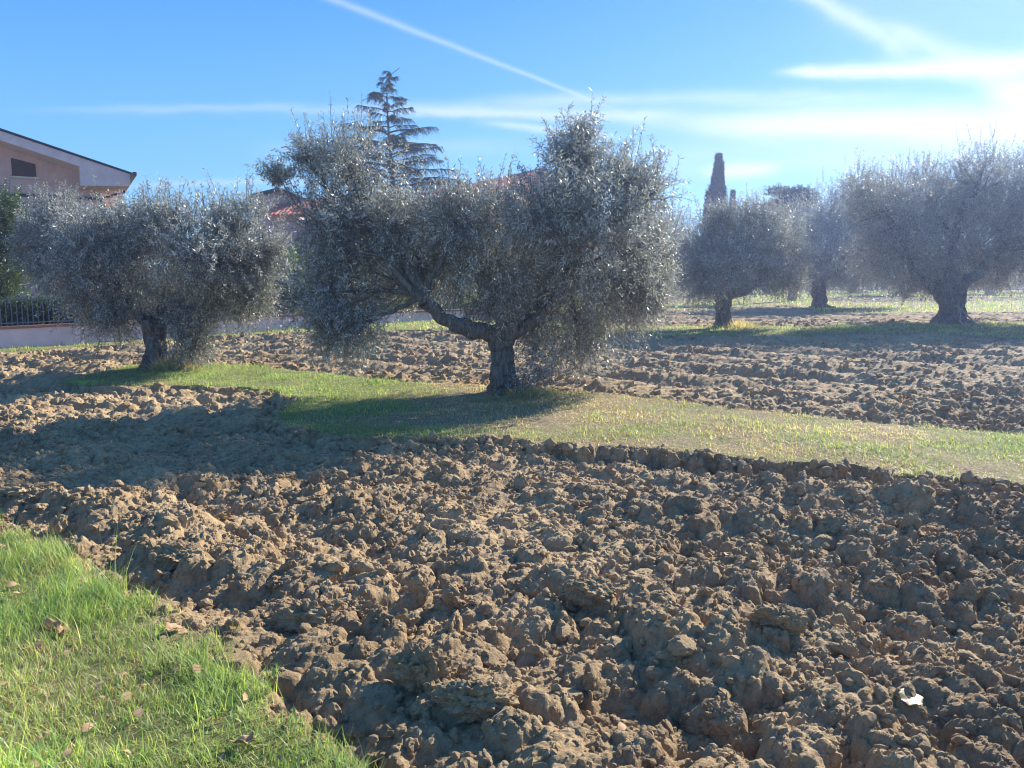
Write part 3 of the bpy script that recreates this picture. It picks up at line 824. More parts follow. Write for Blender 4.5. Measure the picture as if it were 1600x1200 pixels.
def cedar():
    r = np.random.default_rng(200); D = 38.0
    topw = W(628, 106, D); base = np.array([W(655, 450, D)[0], D, float(T(0., D))]); root = empty('cedar_tree', base)
    tag(root, 'tall dark cedar with drooping tip and open tiers rising behind the central olive', 'cedar tree')
    topl = topw - base; Hh = topl[2]
    kx = [0, -.25, -.5, -.62, -.35, .12]; kz = [0, .3, .55, .8, .95, 1.0]
    zs = np.linspace(0, 1, 40); bx_ = (W(650, 300, D)[0] - base[0])
    px_at = np.interp(zs, [0, .55, .8, .93, .98, 1.0], [655, 652, 650, 642, 640, 660]) ; px_at = np.interp(zs, [0, .5, .75, .9, .97, 1], [655, 654, 615 + 0, 613, 612, 630])
    px_at = np.interp(zs, [0, .45, .7, .85, .96, 1], [640, 622, 614, 612, 613, 632])
    path = np.stack([(px_at - 800) / F * D - base[0], r.normal(size=40) * .02, zs * Hh], 1)
    items = [tube(path, np.interp(zs, [0, 1], [.2, .012]), 10, .05)]
    st = []
    P_, D_, L_ = [], [], []
    lev = np.concatenate([np.linspace(.30, .95, 42) + r.uniform(-.008, .008, 42), [.955, .975]])
    for i, z in enumerate(lev):
        base_p = np.array([np.interp(z, zs, path[:, k]) for k in range(3)])
        Lmax = np.interp(z, [.3, .5, .62, .7, .8, .9, 1.0], [3.6, 3.5, 3.1, 2.1, 1.9, .75, .35])
        for b_ in range(2 if z > .7 else 3):
            an = i * 2.39 + b_ * 2.2 + r.uniform(-.4, .4); L = Lmax * r.uniform(.45, 1.15)
            dv = np.array([math.cos(an), math.sin(an), 0]); up_ = r.uniform(.12, .5)
            tt = np.linspace(0, 1, 9)[:, None]
            cv = base_p + dv * L * tt + np.array([0, 0, 1]) * (up_ * L * tt * (1.0 - .55 * tt)) + r.normal(size=(9, 3)) * .02
            items.append(tube(cv, np.linspace(.035 * L / 2 + .008, .008, 9), 5, 0))
            nsh = int(34 * L + 8)
            for k in range(nsh):
                f_ = r.uniform(.22, 1.0); p = np.array([np.interp(f_, tt[:, 0], cv[:, q]) for q in range(3)])
                sd_ = np.array([-dv[1], dv[0], 0]) * r.choice([-1, 1])
                P_.append(p); D_.append(norm(dv * r.uniform(.2, .9) + sd_ * r.uniform(.1, .8) + np.array([0, 0, r.uniform(-.75, .05)]))); L_.append(r.uniform(.2, .5) * (1.1 - .35 * f_) * min(1, .45 + L / 3))
    P_, D_, L_ = np.array(P_), np.array(D_), np.array(L_)
    st.append(shoots(P_, D_, L_, 14, .07, .016, r, droop=.35, spread=.8, stem=.006))
    conifer_finish(root, items, st)


cedar()


def cypress(px, D, top, w_px, seed, label, mult=1.0):
    r = np.random.default_rng(seed); tp = W(px, top, D); base = np.array([tp[0], D, float(T(0., D))]); Hh = tp[2] - base[2]; R = w_px / F * D
    root = empty('cypress_tree', base); tag(root, label, 'cypress tree', 'dark cypress trees')
    z = np.linspace(0, 1, 20); path = np.stack([z * 0, z * 0, z * Hh * .95], 1); items = [tube(path, np.linspace(.25, .02, 20), 8, .05)]
    n = int(9000 * mult); zz = r.uniform(.05, 1, n) ** .9; an = r.uniform(0, 6.283, n)
    prof = np.interp(zz, [0, .1, .3, .5, .7, .85, .95, 1], [.75, .95, 1, .92, .68, .45, .22, .02]) * R
    lob = 1 + .75 * (vnoise3(np.stack([np.cos(an) * 1.2, np.sin(an) * 1.2, zz * Hh * .55], 1), 1.5, seed) - .5) + .5 * (vnoise3(np.stack([np.cos(an) * 2, np.sin(an) * 2, zz * Hh * 1.6], 1), 1.5, seed + 1) - .5)
    rr = prof * lob * r.uniform(.45, 1, n) ** .5
    P = np.stack([np.cos(an) * rr, np.sin(an) * rr, zz * Hh], 1)
    Dr = norm(np.stack([np.cos(an) * .35, np.sin(an) * .35, np.full(n, 1.)], 1) + r.normal(size=(n, 3)) * .2)
    st = [shoots(P, Dr, r.uniform(.15, .4, n), 8, .13, .06, r, droop=0, spread=.5, stem=.002)]
    conifer_finish(root, items, st, 'cypress')


cypress(1123, 60.0, 247, 16, 210, 'tall dark cypress standing above the small olive tree')
cypress(1145, 66.0, 303, 5, 211, 'slim short cypress just right of the tall one', .3)
cypress(1107, 64.0, 305, 7, 212, 'low cypress spire hugging the left side of the tall one', .4)


def flat_pine():
    r = np.random.default_rng(220); D = 48.0; base = np.array([W(1238, 450, D)[0], D, float(T(0., D))]); root = empty('pine_tree', base)
    tag(root, 'flat topped dark pine beyond the orchard, right of the cypress', 'pine tree')
    Hh = W(1238, 300, D)[2] - base[2]; z = np.linspace(0, 1, 14); items = [tube(np.stack([.3 * np.sin(z * 3), z * 0, z * Hh], 1), np.linspace(.3, .12, 14), 10, .08)]
    P_, D_ = [], []
    for (px, py, L) in [(1212, 292, 1.2), (1222, 296, 1), (1236, 297, 1), (1250, 291, 1.2), (1264, 300, 1), (1228, 308, 1.3), (1248, 308, 1.3), (1240, 316, 1.5), (1215, 310, 1), (1207, 318, 1), (1258, 312, 1.2), (1230, 322, 1.4), (1250, 322, 1.4)]:
        c = W(px, py + 9, D + r.uniform(-1.2, 1.2)) - base; cv = curve((.1, 0, Hh * .82), c, r, 8); items.append(tube(cv, np.linspace(.09, .02, 8), 5, 0))
        n = 110; L *= .62; q = r.normal(size=(n, 3)) * np.array([.42, .5, .13]) * L + c; P_.append(q); D_.append(norm((q - c) * 1.2 + r.normal(size=(n, 3)) * .3 + [0, 0, .45]))
    P_, D_ = np.concatenate(P_), np.concatenate(D_)
    conifer_finish(root, items, [shoots(P_, D_, r.uniform(.15, .38, len(P_)), 14, .12, .03, r, droop=0, stem=.004)])


flat_pine()
# far tree line closing the horizon
r_ = np.random.default_rng(230); n = 26000; a_ = r_.uniform(-.95, .95, n); D_ = r_.uniform(96, 112, n); X = a_ * D_
hz = 3.2 + 2.2 * fbm(X * .11, X * 0, 3, 9) + 1.0 * fbm(X * .5, X * 0, 2, 12)
P = np.stack([X, D_, T(X, D_) + r_.uniform(0, 1, n) ** .7 * hz], 1); Dr = norm(r_.normal(size=(n, 3)) * .5 + [0, 0, .8])
V_, Q, mi, ti = shoots(P, Dr, r_.uniform(.5, 1.1, n), 6, .4, .2, r_)
me = raw_mesh('tree_line', V_, Q, [M['evergreen'], M['twig']], mi); fattr(me, 'tint', ti)
tag(link('far_woodland', me), 'distant low line of trees closing the field', 'woodland', kind='stuff')


# ------------------------------------------------------------------ buildings
def plain(name, col, rough=.85, nv=.12, sc=3, bd=.002, bs=120):
    m, t, b, o = mat(name); n = noise_node(t, sc, 5, .6); c1 = tuple(v * (1 - nv) for v in col); c2 = tuple(min(1, v * (1 + nv)) for v in col)
    t.links.new(ramp(t, n, [(.3, c1), (.7, c2)]), b.inputs['Base Color']); b.inputs['Roughness'].default_value = rough
    bump(t, b, noise_node(t, bs, 3), bd); return m


M['pink'] = plain('pink_render', (.64, .43, .41)); M['soffit'] = plain('cream_soffit', (.72, .52, .50)); M['mauve'] = plain('mauve_render', (.42, .33, .34))
M['wallm'] = plain('garden_wall_render', (.60, .48, .50), nv=.18, sc=1.2); M['coping'] = plain('coping_brick', (.28, .15, .11), nv=.3, sc=9)
M['shutter'] = plain('brown_shutter', (.10, .05, .035), .6); M['flash'] = plain('dark_roof_edge', (.035, .03, .035), .5); M['rail'] = plain('painted_iron', (.10, .13, .15), .5)
M['sill'] = plain('stone_sill', (.6, .55, .5)); M['glass'] = plain('window_glass', (.03, .035, .045), .08); M['pipe'] = plain('copper_pipe', (.10, .05, .035), .4)


def tile_mat():
    m, t, b, o = mat('terracotta_tile'); c = t.nodes.new('ShaderNodeTexCoord')
    n = noise_node(t, 5, 4, .7); t.links.new(ramp(t, n, [(.3, (.38, .10, .05)), (.55, (.55, .18, .09)), (.75, (.62, .30, .18))]), b.inputs['Base Color']); return m


M['tile'] = tile_mat()


class MB:
    def __init__(s): s.v = []; s.f = []
    def box(s, c, d, rz=0):
        o_ = len(s.v); ca, sa = math.cos(rz), math.sin(rz)
        for i in (-.5, .5):
            for j in (-.5, .5):
                for k in (-.5, .5):
                    x, y, z = i * d[0], j * d[1], k * d[2]; s.v.append((c[0] + x * ca - y * sa, c[1] + x * sa + y * ca, c[2] + z))
        for q in ((0, 1, 3, 2), (4, 6, 7, 5), (0, 4, 5, 1), (2, 3, 7, 6), (0, 2, 6, 4), (1, 5, 7, 3)): s.f.append([o_ + a for a in q])
        return s
    def prism(s, pts, y0, y1):
        """pts (x,z) outline extruded in y"""
        o_ = len(s.v); n_ = len(pts)
        for y in (y0, y1): s.v += [(p[0], y, p[1]) for p in pts]
        s.f.append([o_ + i for i in range(n_)]); s.f.append([o_ + n_ + i for i in reversed(range(n_))])
        for i in range(n_): j = (i + 1) % n_; s.f.append([o_ + j, o_ + i, o_ + n_ + i, o_ + n_ + j])
        return s
    def build(s, name, m_, parent=None, bevel=0):
        me = bpy.data.meshes.new(name); me.from_pydata([tuple(map(float, p)) for p in s.v], [], s.f); me.update()
        me.materials.append(m_)
        import bmesh
        bm = bmesh.new(); bm.from_mesh(me); bmesh.ops.recalc_face_normals(bm, faces=bm.faces)
        if bevel: bmesh.ops.bevel(bm, geom=bm.edges[:], offset=bevel, segments=2, affect='EDGES', profile=.6)
        bm.to_mesh(me); bm.free()
        return link(name, me, parent)


def rel(o_, px, py, D):
    p = W(px, py, D); return p[0] - o_[0], p[2] - o_[2]


# pink house, gable wall towards us
HD = 27.0; gzH = float(T(0., HD)) - .1; HR = math.radians(30)
ho = W(203, 272, HD); ho[2] = gzH; house = empty('pink_house', ho); house.rotation_euler.z = HR
hx_ = np.array([math.cos(HR), math.sin(HR)]); hn_ = np.array([-math.sin(HR), math.cos(HR)])
tag(house, 'pink rendered house with a wide boxed eave at the upper left', 'house', 'houses beyond the wall')
def hp(px, py, off=1.5):
    d = pixdir(px, py); t_ = (ho[:2] @ hn_ + off) / (d[:2] @ hn_); P_ = d * t_; return float((P_[:2] - ho[:2]) @ hx_), float(P_[2] + CH - ho[2])
xr, _ = hp(153, 300); xl = xr - 15.6; front = lambda px, py: hp(px, py, 0.0)
tip = front(203, 272); mt = front(0, 204); rs = (mt[1] - tip[1]) / (tip[0] - mt[0]); th_ = .30
zt = tip[1] - th_ + rs * (tip[0] - xr) + .02; HY = 1.5; xm = (xr + xl) / 2; slope = rs
wl = MB().prism([(xl, 0), (xr, 0), (xr, zt), (xm, zt + slope * (xr - xm)), (xl, zt)], HY, 9.5).build('wall', M['pink'], house)
MB().box(((xl + xr) / 2, HY - .012, hp(100, 308)[1]), (xr - xl + .04, .05, .10)).build('string_course', M['flash'], wl)
OV = 0.0
xt2 = 2 * xm - tip[0]
apex = (xm, tip[1] + rs * (tip[0] - xm))
# verge slab, both slopes
rf = MB().prism([(tip[0], tip[1]), apex, (xt2, tip[1]), (xt2, tip[1] - th_), (apex[0], apex[1] - th_), (tip[0], tip[1] - th_)], OV, 10).build('roof', M['soffit'], house)
rise = .05
MB().prism([(tip[0] + .06, tip[1] + .0), (apex[0], apex[1] + .02), (xt2 - .06, tip[1]), (xt2 - .06, tip[1] + rise), (apex[0], apex[1] + rise + .03), (tip[0] + .06, tip[1] + rise)], OV - .06, 10.05).build('roof_edge', M['flash'], rf)
e1 = front(128, 252); e2 = front(203, 291); e3 = front(126, 290)
MB().prism([(e3[0], tip[1] + rs * (tip[0] - e3[0]) - th_ * .5), (tip[0] - .01, tip[1] - .02), (e2[0] - .01, e2[1]), (e3[0], e3[1])], OV + .012, 9.8).build('boxed_eave', M['soffit'], house)
g_ = MB(); g_.box((tip[0] + .07, 4.6, tip[1] - .10), (.12, 11.2, .12)); gut = g_.build('gutter', M['pipe'], rf, .02)
a0 = np.array([front(196, 297)[0], OV + .5, front(196, 297)[1]]); a1 = np.array([xr + .08, HY - .08, hp(150, 311)[1]]); a2 = np.array([xr + .08, HY - .08, 0])
V_, Q = join([tube(np.linspace(a0, a1, 6), np.full(6, .045), 10, 0), tube(np.linspace(a1 + [0, 0, .03], a2, 8), np.full(8, .045), 10, 0)]); link('downpipe', raw_mesh('downpipe', V_, Q, M['pipe'], smooth=True), house)


def shut_window(parent, cx, cz, w_, h_, y=1.48, slanted=0.0):
    wn = MB().prism([(cx - w_ / 2, cz - h_ / 2), (cx + w_ / 2, cz - h_ / 2), (cx + w_ / 2, cz + h_ / 2 - slanted), (cx - w_ / 2, cz + h_ / 2)], y, y + .06).build('window', M['shutter'], parent)
    for s in (-1, 1):
        b_ = MB(); x0 = cx + s * w_ / 4
        hh = h_ - .1 - slanted * (.5 + .25 * s)
        for k in range(9): b_.box((x0, y - .012, cz - h_ / 2 + .06 + hh * (k + .5) / 9.6), (w_ / 2 - .1, .02, hh / 13))
        b_.build('shutter', M['shutter'], wn)
    MB().box((cx, y - .05, cz - h_ / 2 - .035), (w_ + .2, .16, .06)).build('sill', M['sill'], wn, .008)


c0 = hp(37, 262); tl = hp(17, 247); br = hp(57, 277)
shut_window(house, c0[0], c0[1], br[0] - tl[0], tl[1] - br[1] + .02, slanted=.16)
for (px, py) in ((80, 400), (-60, 400), (-60, 250), (-150, 400)): cc_ = hp(px, py); shut_window(house, cc_[0], cc_[1], .95, 1.15)
bal = MB(); bal.box((hp(-40, 300)[0], .9, hp(0, 356)[1]), (2.2, 1.1, .14)); bal.build('balcony', M['soffit'], house, .01)


def tiled_roof(name, c00, c10, c11, c01, parent, thick=.12, pitch=.22, raise_=.035):
    """tiled slab between four corners (c00->c10 along the eave, c01/c11 the ridge), rows of half-round tiles running up the slope"""
    c00, c10, c11, c01 = map(np.array, (c00, c10, c11, c01)); nu = max(8, int(np.linalg.norm(c10 - c00) / pitch * 6)); nvv = max(6, int(np.linalg.norm(c01 - c00) / .33) * 2)
    u, v = np.meshgrid(np.linspace(0, 1, nu), np.linspace(0, 1, nvv)); L = np.linalg.norm(c10 - c00)
    P = (c00 * ((1 - u) * (1 - v))[..., None] + c10 * (u * (1 - v))[..., None] + c11 * (u * v)[..., None] + c01 * ((1 - u) * v)[..., None])
    nrm = norm(np.cross(c10 - c00, c01 - c00)); nrm = nrm * np.sign(nrm[2])
    wv = np.abs(np.sin(u * L / pitch * np.pi)) * raise_ + (np.arange(nvv)[:, None] % 2) * .018
    P = P + nrm * wv[..., None]; i = np.arange(nu * nvv).reshape(nvv, nu)
    Q = np.stack([i[:-1, :-1], i[:-1, 1:], i[1:, 1:], i[1:, :-1]], -1).reshape(-1, 4)
    V_ = P.reshape(-1, 3)
    cs = [c00, c10, c11, c01]; o_ = len(V_); V_ = np.concatenate([V_, np.array(cs) - nrm * .004, np.array(cs) - nrm * thick])
    Q = np.concatenate([Q, np.array([[o_ + 4, o_ + 7, o_ + 6, o_ + 5], [o_, o_ + 1, o_ + 5, o_ + 4], [o_ + 1, o_ + 2, o_ + 6, o_ + 5], [o_ + 2, o_ + 3, o_ + 7, o_ + 6], [o_ + 3, o_, o_ + 4, o_ + 7]])])
    return link(name, raw_mesh(name, V_, Q, M['tile']), parent)


# second house: small gable over a tiled lean-to
D2 = 42.0; o2 = (W(434, 450, D2)[0], D2, float(T(0., D2)) - .1); h2 = empty('terracotta_house', o2); tag(h2, 'low mauve house with gable and red tiled lean-to roof behind the two near olives', 'house', 'houses beyond the wall')
def q2(px, py, D=D2): return rel(o2, px, py, D)
ap = q2(434, 293); lf = q2(388, 304); rt = q2(470, 306); 
w2 = MB().prism([(lf[0] + .3, 0), (rt[0] - .3, 0), (rt[0] - .3, rt[1] - .1), (ap[0], ap[1] - .12), (lf[0] + .3, lf[1] - .1)], .5, 9).build('wall', M['mauve'], h2)
r2 = MB().prism([(lf[0], lf[1]), ap, rt, (rt[0], rt[1] - .1), (ap[0], ap[1] - .12), (lf[0], lf[1] - .1)], 0, 9.2).build('roof', M['flash'], h2)
za, zb = q2(0, 319)[1], q2(0, 337, D2 - 1.2)[1]
xa, xb = q2(414, 0)[0], q2(560, 0)[0]
tiled_roof('roof', (xa, -1.6, zb), (xb, -1.6, zb), (xb, 1.8, za + .7), (xa, .48, za), h2)
MB().box(((xa + xb) / 2, .2, zb / 2 - .1), (xb - xa - .5, 2.6, zb - .2)).build('wall', M['mauve'], h2)
for k, px in enumerate((440, 480, 520)):
    x_ = q2(px, 0)[0]; f_ = MB().box((x_, -1.13, 1.6), (1.0, .08, 1.2)).build('window', M['shutter'], h2); MB().box((x_, -1.175, 1.6), (.8, .02, 1.0)).build('pane', M['glass'], f_)

# third house: big tiled roof behind the central tree
D3 = 46.0; o3 = (W(760, 450, D3)[0], D3, float(T(0., D3)) - .1); h3 = empty('red_roof_house', o3); tag(h3, 'house with long red tiled roof and chimney behind the central olive crown', 'house', 'houses beyond the wall')
def q3(px, py, D=D3): return rel(o3, px, py, D)
xa, xb = q3(560, 0)[0], q3(930, 0)[0]; z1 = q3(0, 318)[1]; z2 = q3(0, 262, D3 + 4.5)[1]; zm = q3(0, 300, D3 + 4.5)[1]
xm1 = q3(700, 0)[0]; xm2 = q3(860, 0)[0]
tiled_roof('roof', (xa - .4, -.6, z1), (xb + .4, -.6, z1), (xm2, 4.5, z2), (xm1 - 1.2, 4.5, zm), h3)
tiled_roof('roof', (xb + .4, 9.6, z1), (xa - .4, 9.6, z1), (xm1 - 1.2, 4.5, zm), (xm2, 4.5, z2), h3)
MB().box(((xa + xb) / 2, 4.5, z1 / 2 - .15), (xb - xa, 8.6, z1 - .1)).build('wall', M['pink'], h3)
ch = MB(); cx_, cz_ = q3(683, 305); ch.box((cx_, 2.2, cz_ + .05), (.55, .55, 1.7)); chn = ch.build('chimney', M['pink'], h3)
MB().prism([(cx_ - .42, cz_ + .9), (cx_ + .42, cz_ + .9), (cx_, cz_ + 1.25)], 1.8, 2.6).build('chimney_cap', M['tile'], chn)
for k, px in enumerate((600, 680, 760, 840, 900)):
    x_ = q3(px, 0)[0]; f_ = MB().box((x_, .16, 2.6), (1.1, .08, 1.4)).build('window', M['shutter'], h3); MB().box((x_, .115, 2.6), (.9, .02, 1.2)).build('pane', M['glass'], f_)

# ------------------------------------------------------------------ garden wall, railing, hedge
wa = np.array([*G(-420, 585)]); A0 = np.array(G(0, 548)); A1 = np.array(G(690, 502)); dirw = (A1 - A0) / np.linalg.norm(A1 - A0)
S0 = A0 - dirw * 7; S1 = A1 + dirw * 3; Lw = np.linalg.norm(S1 - S0); rzw = math.atan2(dirw[1], dirw[0]); nw = np.array([-dirw[1], dirw[0]])
def wp(s, off=0): p = S0 + dirw * s + nw * off; return p[0], p[1]
ZT = [0]
def wz(s): return float(T(0., wp(s)[1])) - .02
wo = (*wp(0), 0); gw = empty('garden_wall', wo); tag(gw, 'low mauve rendered garden wall with brick coping running behind the left trees', 'wall')
HWL = lambda s: .50 - .16 * sm(np.array(s), 7., Lw)
def ribbon(name, s0, s1, off0, off1, zlo, zhi, m_, parent, n_=40):
    """solid wall following the terrain"""
    V_, Fc = [], []
    for i in range(n_ + 1):
        s = s0 + (s1 - s0) * i / n_
        for (of, zz) in ((off0, zlo(s)), (off1, zlo(s)), (off1, zhi(s)), (off0, zhi(s))):
            p = wp(s, of); V_.append((p[0] - wo[0], p[1] - wo[1], zz))
    for i in range(n_):
        a = i * 4; b_ = a + 4
        for k in range(4): k2 = (k + 1) % 4; Fc.append([a + k, a + k2, b_ + k2, b_ + k])
    Fc.append([3, 2, 1, 0]); Fc.append([n_ * 4 + k for k in range(4)])
    me = bpy.data.meshes.new(name); me.from_pydata(V_, [], Fc); me.materials.append(m_); me.update(); return link(name, me, parent)


ribbon('wall_face', 0, Lw, 0, .2, lambda s: wz(s) - .3, lambda s: wz(s) + float(HWL(s)), M['wallm'], gw)
ribbon('coping', 0, Lw, -.03, .23, lambda s: wz(s) + float(HWL(s)) + .002, lambda s: wz(s) + float(HWL(s)) + .065, M['coping'], gw)
rail = empty('railing', (*wp(0), 0)); rail.location = wo; tag(rail, 'thin upright iron railing standing on the garden wall before the hedge', 'railing')
RL = 13.5
ribbon('top_rail', 0, RL, .08, .11, lambda s: wz(s) + float(HWL(s)) + .66, lambda s: wz(s) + float(HWL(s)) + .69, M['rail'], rail)
ribbon('bottom_rail', 0, RL, .08, .11, lambda s: wz(s) + float(HWL(s)) + .12, lambda s: wz(s) + float(HWL(s)) + .145, M['rail'], rail)
bb_ = MB()
for k in range(int(RL / .11)):
    s = .05 + k * .11; p = wp(s, .095); z0 = wz(s) + float(HWL(s)); bb_.box((p[0] - wo[0], p[1] - wo[1], z0 + .40), (.02, .02, .66), rzw)
bs_ = bb_.build('bars', M['rail'], rail); bs_['kind'] = 'stuff'
for s in np.arange(.0, RL + .1, 2.2):
    p = wp(s, .095); z0 = wz(s) + float(HWL(s)); MB().box((p[0] - wo[0], p[1] - wo[1], z0 + .40), (.045, .045, .70), rzw).build('post', M['rail'], rail)
r_ = np.random.default_rng(300); n = 16000; s_ = r_.uniform(0, RL + .5, n); of = .28 + r_.uniform(0, .7, n); zz = r_.uniform(0, 1, n)
pp = S0[None] + dirw[None] * s_[:, None] + nw[None] * of[:, None]
hz_ = T(pp[:, 0], pp[:, 1]) + zz * (1.13 + .12 * fbm(s_ * 1.5, of, 2, 4))
P = np.stack([pp[:, 0], pp[:, 1], hz_], 1); Dr = norm(r_.normal(size=(n, 3)) + np.array([-nw[0] * 1.0, -nw[1], .5]) * .6)
V_, Q, mi, ti = shoots(P, Dr, r_.uniform(.1, .22, n), 10, .06, .035, r_); me = raw_mesh('hedge', V_, Q, [M['evergreen'], M['twig']], mi); fattr(me, 'tint', ti)
tag(link('hedge', me), 'clipped dark green hedge behind the railing at the left', 'hedge')

# ------------------------------------------------------------------ small things
m, t, b, o = mat('fallen_leaf'); M['fleaf'] = m
t.links.new(ramp(t, noise_node(t, 14, 4), [(.3, (.11, .07, .025)), (.5, (.22, .165, .065)), (.75, (.28, .23, .11))]), b.inputs['Base Color']); b.inputs['Roughness'].default_value = .55
m, t, b, o = mat('brown_leaf'); M['bleaf'] = m
t.links.new(ramp(t, noise_node(t, 20, 4), [(.3, (.22, .12, .06)), (.6, (.42, .27, .13)), (.8, (.55, .38, .2))]), b.inputs['Base Color'])


def fallen(px, py, size, rot, mt_, label, seed, curl=.25):
    g = G(px, py); r = np.random.default_rng(seed); n_ = 40; th = np.linspace(0, 2 * np.pi, n_, endpoint=False)
    lob = (.74 + .16 * np.cos(th) + .10 * np.abs(np.cos(th * 3.5 + seed)) + .03 * np.sin(th * 17) + .05 * np.sin(th * 5 + seed)) * size
    rings = [0.02, .3, .6, .85, 1.0]; V_ = []
    for q in rings:
        x = np.cos(th) * lob * q; y = np.sin(th) * lob * q * .62
        z = curl * .9 * size * np.abs(np.sin(th)) * q + curl * size * q * q * (.4 * np.cos(th * 2 + seed) + .3 * np.cos(th * 5 + seed)); V_.append(np.stack([x, y, z], 1))
    V_ = np.concatenate(V_); i = np.arange(len(V_)).reshape(len(rings), n_)
    Q = np.stack([i[:-1], np.roll(i[:-1], -1, 1), np.roll(i[1:], -1, 1), i[1:]], -1).reshape(-1, 4)
    lo = raw_mesh('fallen_leaf', V_, Q, M[mt_], smooth=True); z0 = float(np.max(H(np.array([g[0]] * 3) + [-.04, 0, .04], np.array([g[1]] * 3))))
    o_ = link('fallen_leaf', lo, loc=(g[0], g[1], z0 + .022)); o_.rotation_euler = (rot[0], rot[1], rot[2]); sol = o_.modifiers.new('s', 'SOLIDIFY'); sol.thickness = .0012
    stx = tube(np.array([[-size * .1, 0, .004], [-size * .7, 0, .01], [-size * 1.3, .01, .03]]), [.0016, .0013, .001], 6, 0); link('stalk', raw_mesh('stalk', stx[0], stx[1], M[mt_]), o_)
    return tag(o_, label, 'leaf', 'fallen leaves')


fallen(1418, 1104, .078, (.45, .15, .5), 'fleaf', 'large pale yellow fallen leaf on the soil at the lower right', 1, .14)
fallen(270, 1000, .06, (.2, .3, 1.0), 'bleaf', 'tan fallen leaf where the lawn meets the soil', 2)
fallen(636, 984, .065, (.15, .2, 2.4), 'fleaf', 'dull yellow leaf half hidden between clods near the centre', 3)
fallen(75, 1000, .065, (.2, .1, .4), 'bleaf', 'curled brown leaf lying in the lawn, leftmost of two', 4, .6)
fallen(385, 1185, .055, (.1, .2, 3.0), 'bleaf', 'brown and yellow leaf in the grass at the bottom edge', 5, .4)
fallen(98, 1003, .05, (.3, .1, 1.7), 'bleaf', 'curled brown leaf lying in the lawn, right of another', 6, .6)


def litter(name, n_, x0, x1, y0, y1, size, seed, mt_, label, cat, thin=False, turfonly=None):
    r = np.random.default_rng(seed); x = r.uniform(x0, x1, n_); y = r.uniform(y0, y1, n_); sd = turf_sd(x, y)
    ok = (sd > .05) if turfonly else (sd < -.02) if turfonly is False else (sd > -9); x, y, sd = x[ok], y[ok], sd[ok]; n = len(x)
    z = H(x, y, sd) + (.025 if turfonly else .006); an = r.uniform(0, 6.283, n); L = size * r.uniform(.4, 1.3, n); wd = L * (.03 if thin else .32)
    if thin: wd = np.full(n, .0014)
    dv = norm(np.stack([np.cos(an), np.sin(an), r.uniform(-.25, .45, n)], 1)); sv = norm(np.cross(dv, np.array([0, 0, 1.]) + r.normal(size=(n, 3)) * .5)); P = np.stack([x, y, z], 1); up = np.array([0, 0, 1.])
    row = []
    for k_, (f_, w_) in enumerate(((0, .25), (.33, 1), (.7, .8), (1, .05))):
        c_ = P + dv * (L * f_)[:, None] + up * (L * .35 * f_ * (1 - f_))[:, None]
        row += [c_ - sv * (wd * w_)[:, None], c_ + sv * (wd * w_)[:, None] + up * (wd * w_ * .4)[:, None]]
    V_ = np.stack(row, 1).reshape(-1, 3); q = np.array([[0, 1, 3, 2], [2, 3, 5, 4], [4, 5, 7, 6]]); Q = (q[None] + (np.arange(n) * 8)[:, None, None]).reshape(-1, 4)
    tag(link(name, raw_mesh(name, V_, Q, M[mt_], smooth=True)), label, cat, kind='stuff')


litter('leaf_litter', 420, -4.2, 0, 1.8, 5.6, .045, 1, 'bleaf', 'small brown withered leaves caught in the lower left lawn', 'leaf litter', turfonly=True)
litter('leaf_litter', 260, -5, 6, 2, 9, .04, 2, 'bleaf', 'small withered leaves lying between the near clods', 'leaf litter', turfonly=False)
litter('straw_bits', 900, -5, 7, 2, 10, .10, 3, 'dwood', 'thin pale straw and roots sticking out of the near soil', 'straw', thin=True, turfonly=False)
litter('straw_bits', 16000, -8, 9, 6, 14, .09, 4, 'dwood', 'dry straw lying on the near turf strip', 'straw', thin=True, turfonly=True)


def stick(p0, p1, r0, label, seed, parent=None):
    r = np.random.default_rng(seed); c = curve(p0, p1, r, 12, wob=.2, up=0); items = [tube(c, np.linspace(r0, r0 * .4, 12), 7, .1, seed)]
    for k in (4, 7, 9): e = c[k] + norm(c[-1] - c[0]) * .25 + r.normal(size=3) * .1; items.append(tube(curve(c[k], e, r, 5), np.linspace(r0 * .5, r0 * .15, 5), 5, 0))
    V_, Q = join(items); o_ = np.array(p0); ob = link('dry_branch', raw_mesh('dry_branch', V_ - o_, Q, M['dwood'], smooth=True), loc=o_)
    return tag(ob, label, 'branch', 'dry cut branches')


def gp(px, py): g = G(px, py); return np.array([g[0], g[1], float(T(0., g[1])) + .05])


stick(gp(1530, 513), W(1497, 474, 25.6), .035, 'pale bare branch leaning on the right side of the tallest olive trunk', 1)
stick(gp(1512, 516), W(1500, 480, 25.5), .025, 'shorter bare branch leaning beside the trunk of the tallest olive', 2)
stick(gp(1345, 520), gp(1335, 495) + [0, 0, .5], .02, 'thin dry branch sticking up left of the tallest olive', 3)
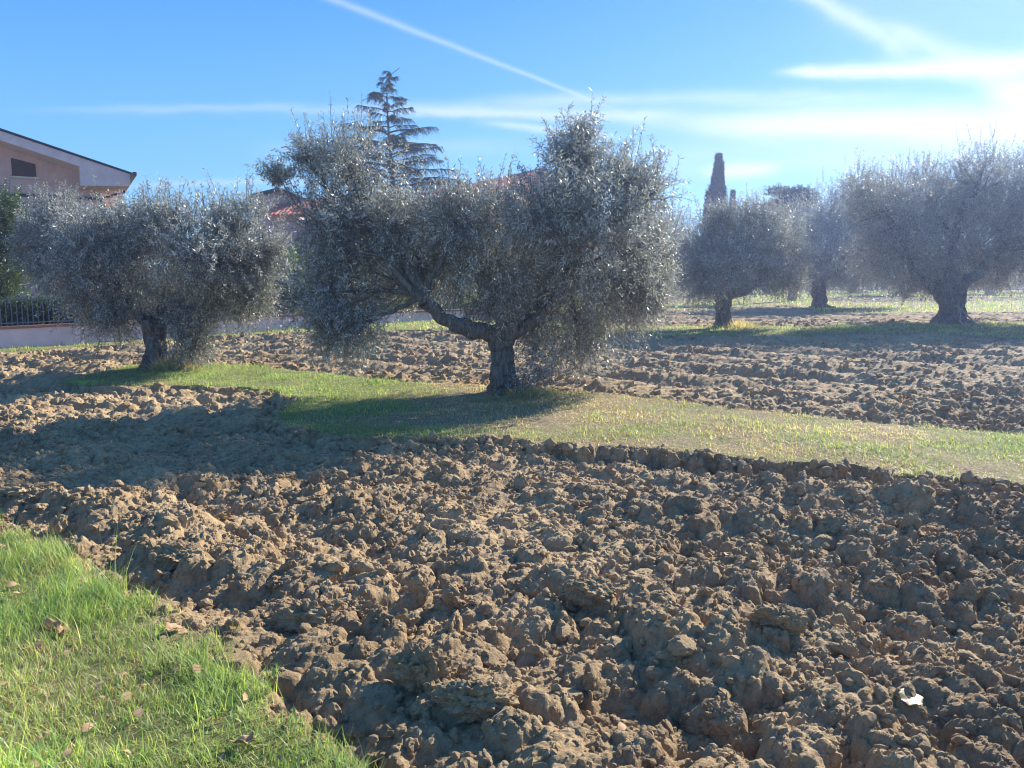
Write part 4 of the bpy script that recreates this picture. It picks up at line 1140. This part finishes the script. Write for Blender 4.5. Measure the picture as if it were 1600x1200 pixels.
# dry straw tufts at the two near trunks
def tuft(px, py, D, n_, h_, R_, label, seed):
    r = np.random.default_rng(seed); x0, y0 = (px - 800) / F * D, D; x = x0 + r.normal(size=n_) * R_; y = y0 + r.normal(size=n_) * R_ * .6; z = H(x, y)
    L = h_ * r.uniform(.5, 1.2, n_); P = np.stack([x, y, z], 1); Dr = norm(np.stack([x - x0, y - y0, np.full(n_, R_ * 2.2)], 1) + r.normal(size=(n_, 3)) * R_ * .5)
    a = norm(np.cross(Dr, r.normal(size=(n_, 3)))) * .004
    V_ = np.stack([P - a, P + a, P + Dr * (L * .6)[:, None] + a * .7, P + Dr * (L * .6)[:, None] - a * .7, P + Dr * L[:, None] + a * .2 - [0, 0, .03], P + Dr * L[:, None] - a * .2 - [0, 0, .03]], 1)
    q = np.array([[0, 1, 2, 3], [3, 2, 4, 5]]); Q = (q[None] + (np.arange(n_) * 6)[:, None, None]).reshape(-1, 4)
    me = raw_mesh('dry_grass_tuft', V_.reshape(-1, 3), Q, M['blade']); ca = me.attributes.new('Col', 'FLOAT_COLOR', 'POINT'); cc = np.ones((n_, 6, 4), np.float32)
    cc[:, :, :3] = (DRYS[r.integers(0, len(DRYS), n_)] * r.uniform(.8, 1.2, (n_, 1)))[:, None]; ca.data.foreach_set('color', cc.ravel())
    return tag(link('dry_grass_tuft', me), label, 'grass tuft', 'dry tufts at trunk bases', kind='stuff')


tuft(268, 575, 14.1, 900, .26, .16, 'straw coloured tuft at the right foot of the left olive trunk', 1)
tuft(825, 625, 11.35, 700, .16, .22, 'dry tuft at the foot of the central olive trunk', 2)
tuft(1150, 515, 23.8, 600, .28, .3, 'pale dry tuft by the foot of the small forked olive', 3)

# ------------------------------------------------------------------ added volume standing in for lens glare
hb = MB().box((0, 75, 9), (420, 210, 22)).build('glare_haze', M['soil'])
hm = bpy.data.materials.new('glare_haze'); hm.use_nodes = True; t = hm.node_tree; t.nodes.clear(); o = t.nodes.new('ShaderNodeOutputMaterial'); v = t.nodes.new('ShaderNodeVolumePrincipled')
v.inputs['Color'].default_value = (.44, .58, 1, 1); v.inputs['Density'].default_value = .0019; v.inputs['Anisotropy'].default_value = .52
t.links.new(v.outputs[0], o.inputs['Volume']); hb.data.materials.clear(); hb.data.materials.append(hm); hb['kind'] = 'stuff'; tag(hb, 'thin scattering volume added over the field for lens glare towards the low sun', 'glare_haze')
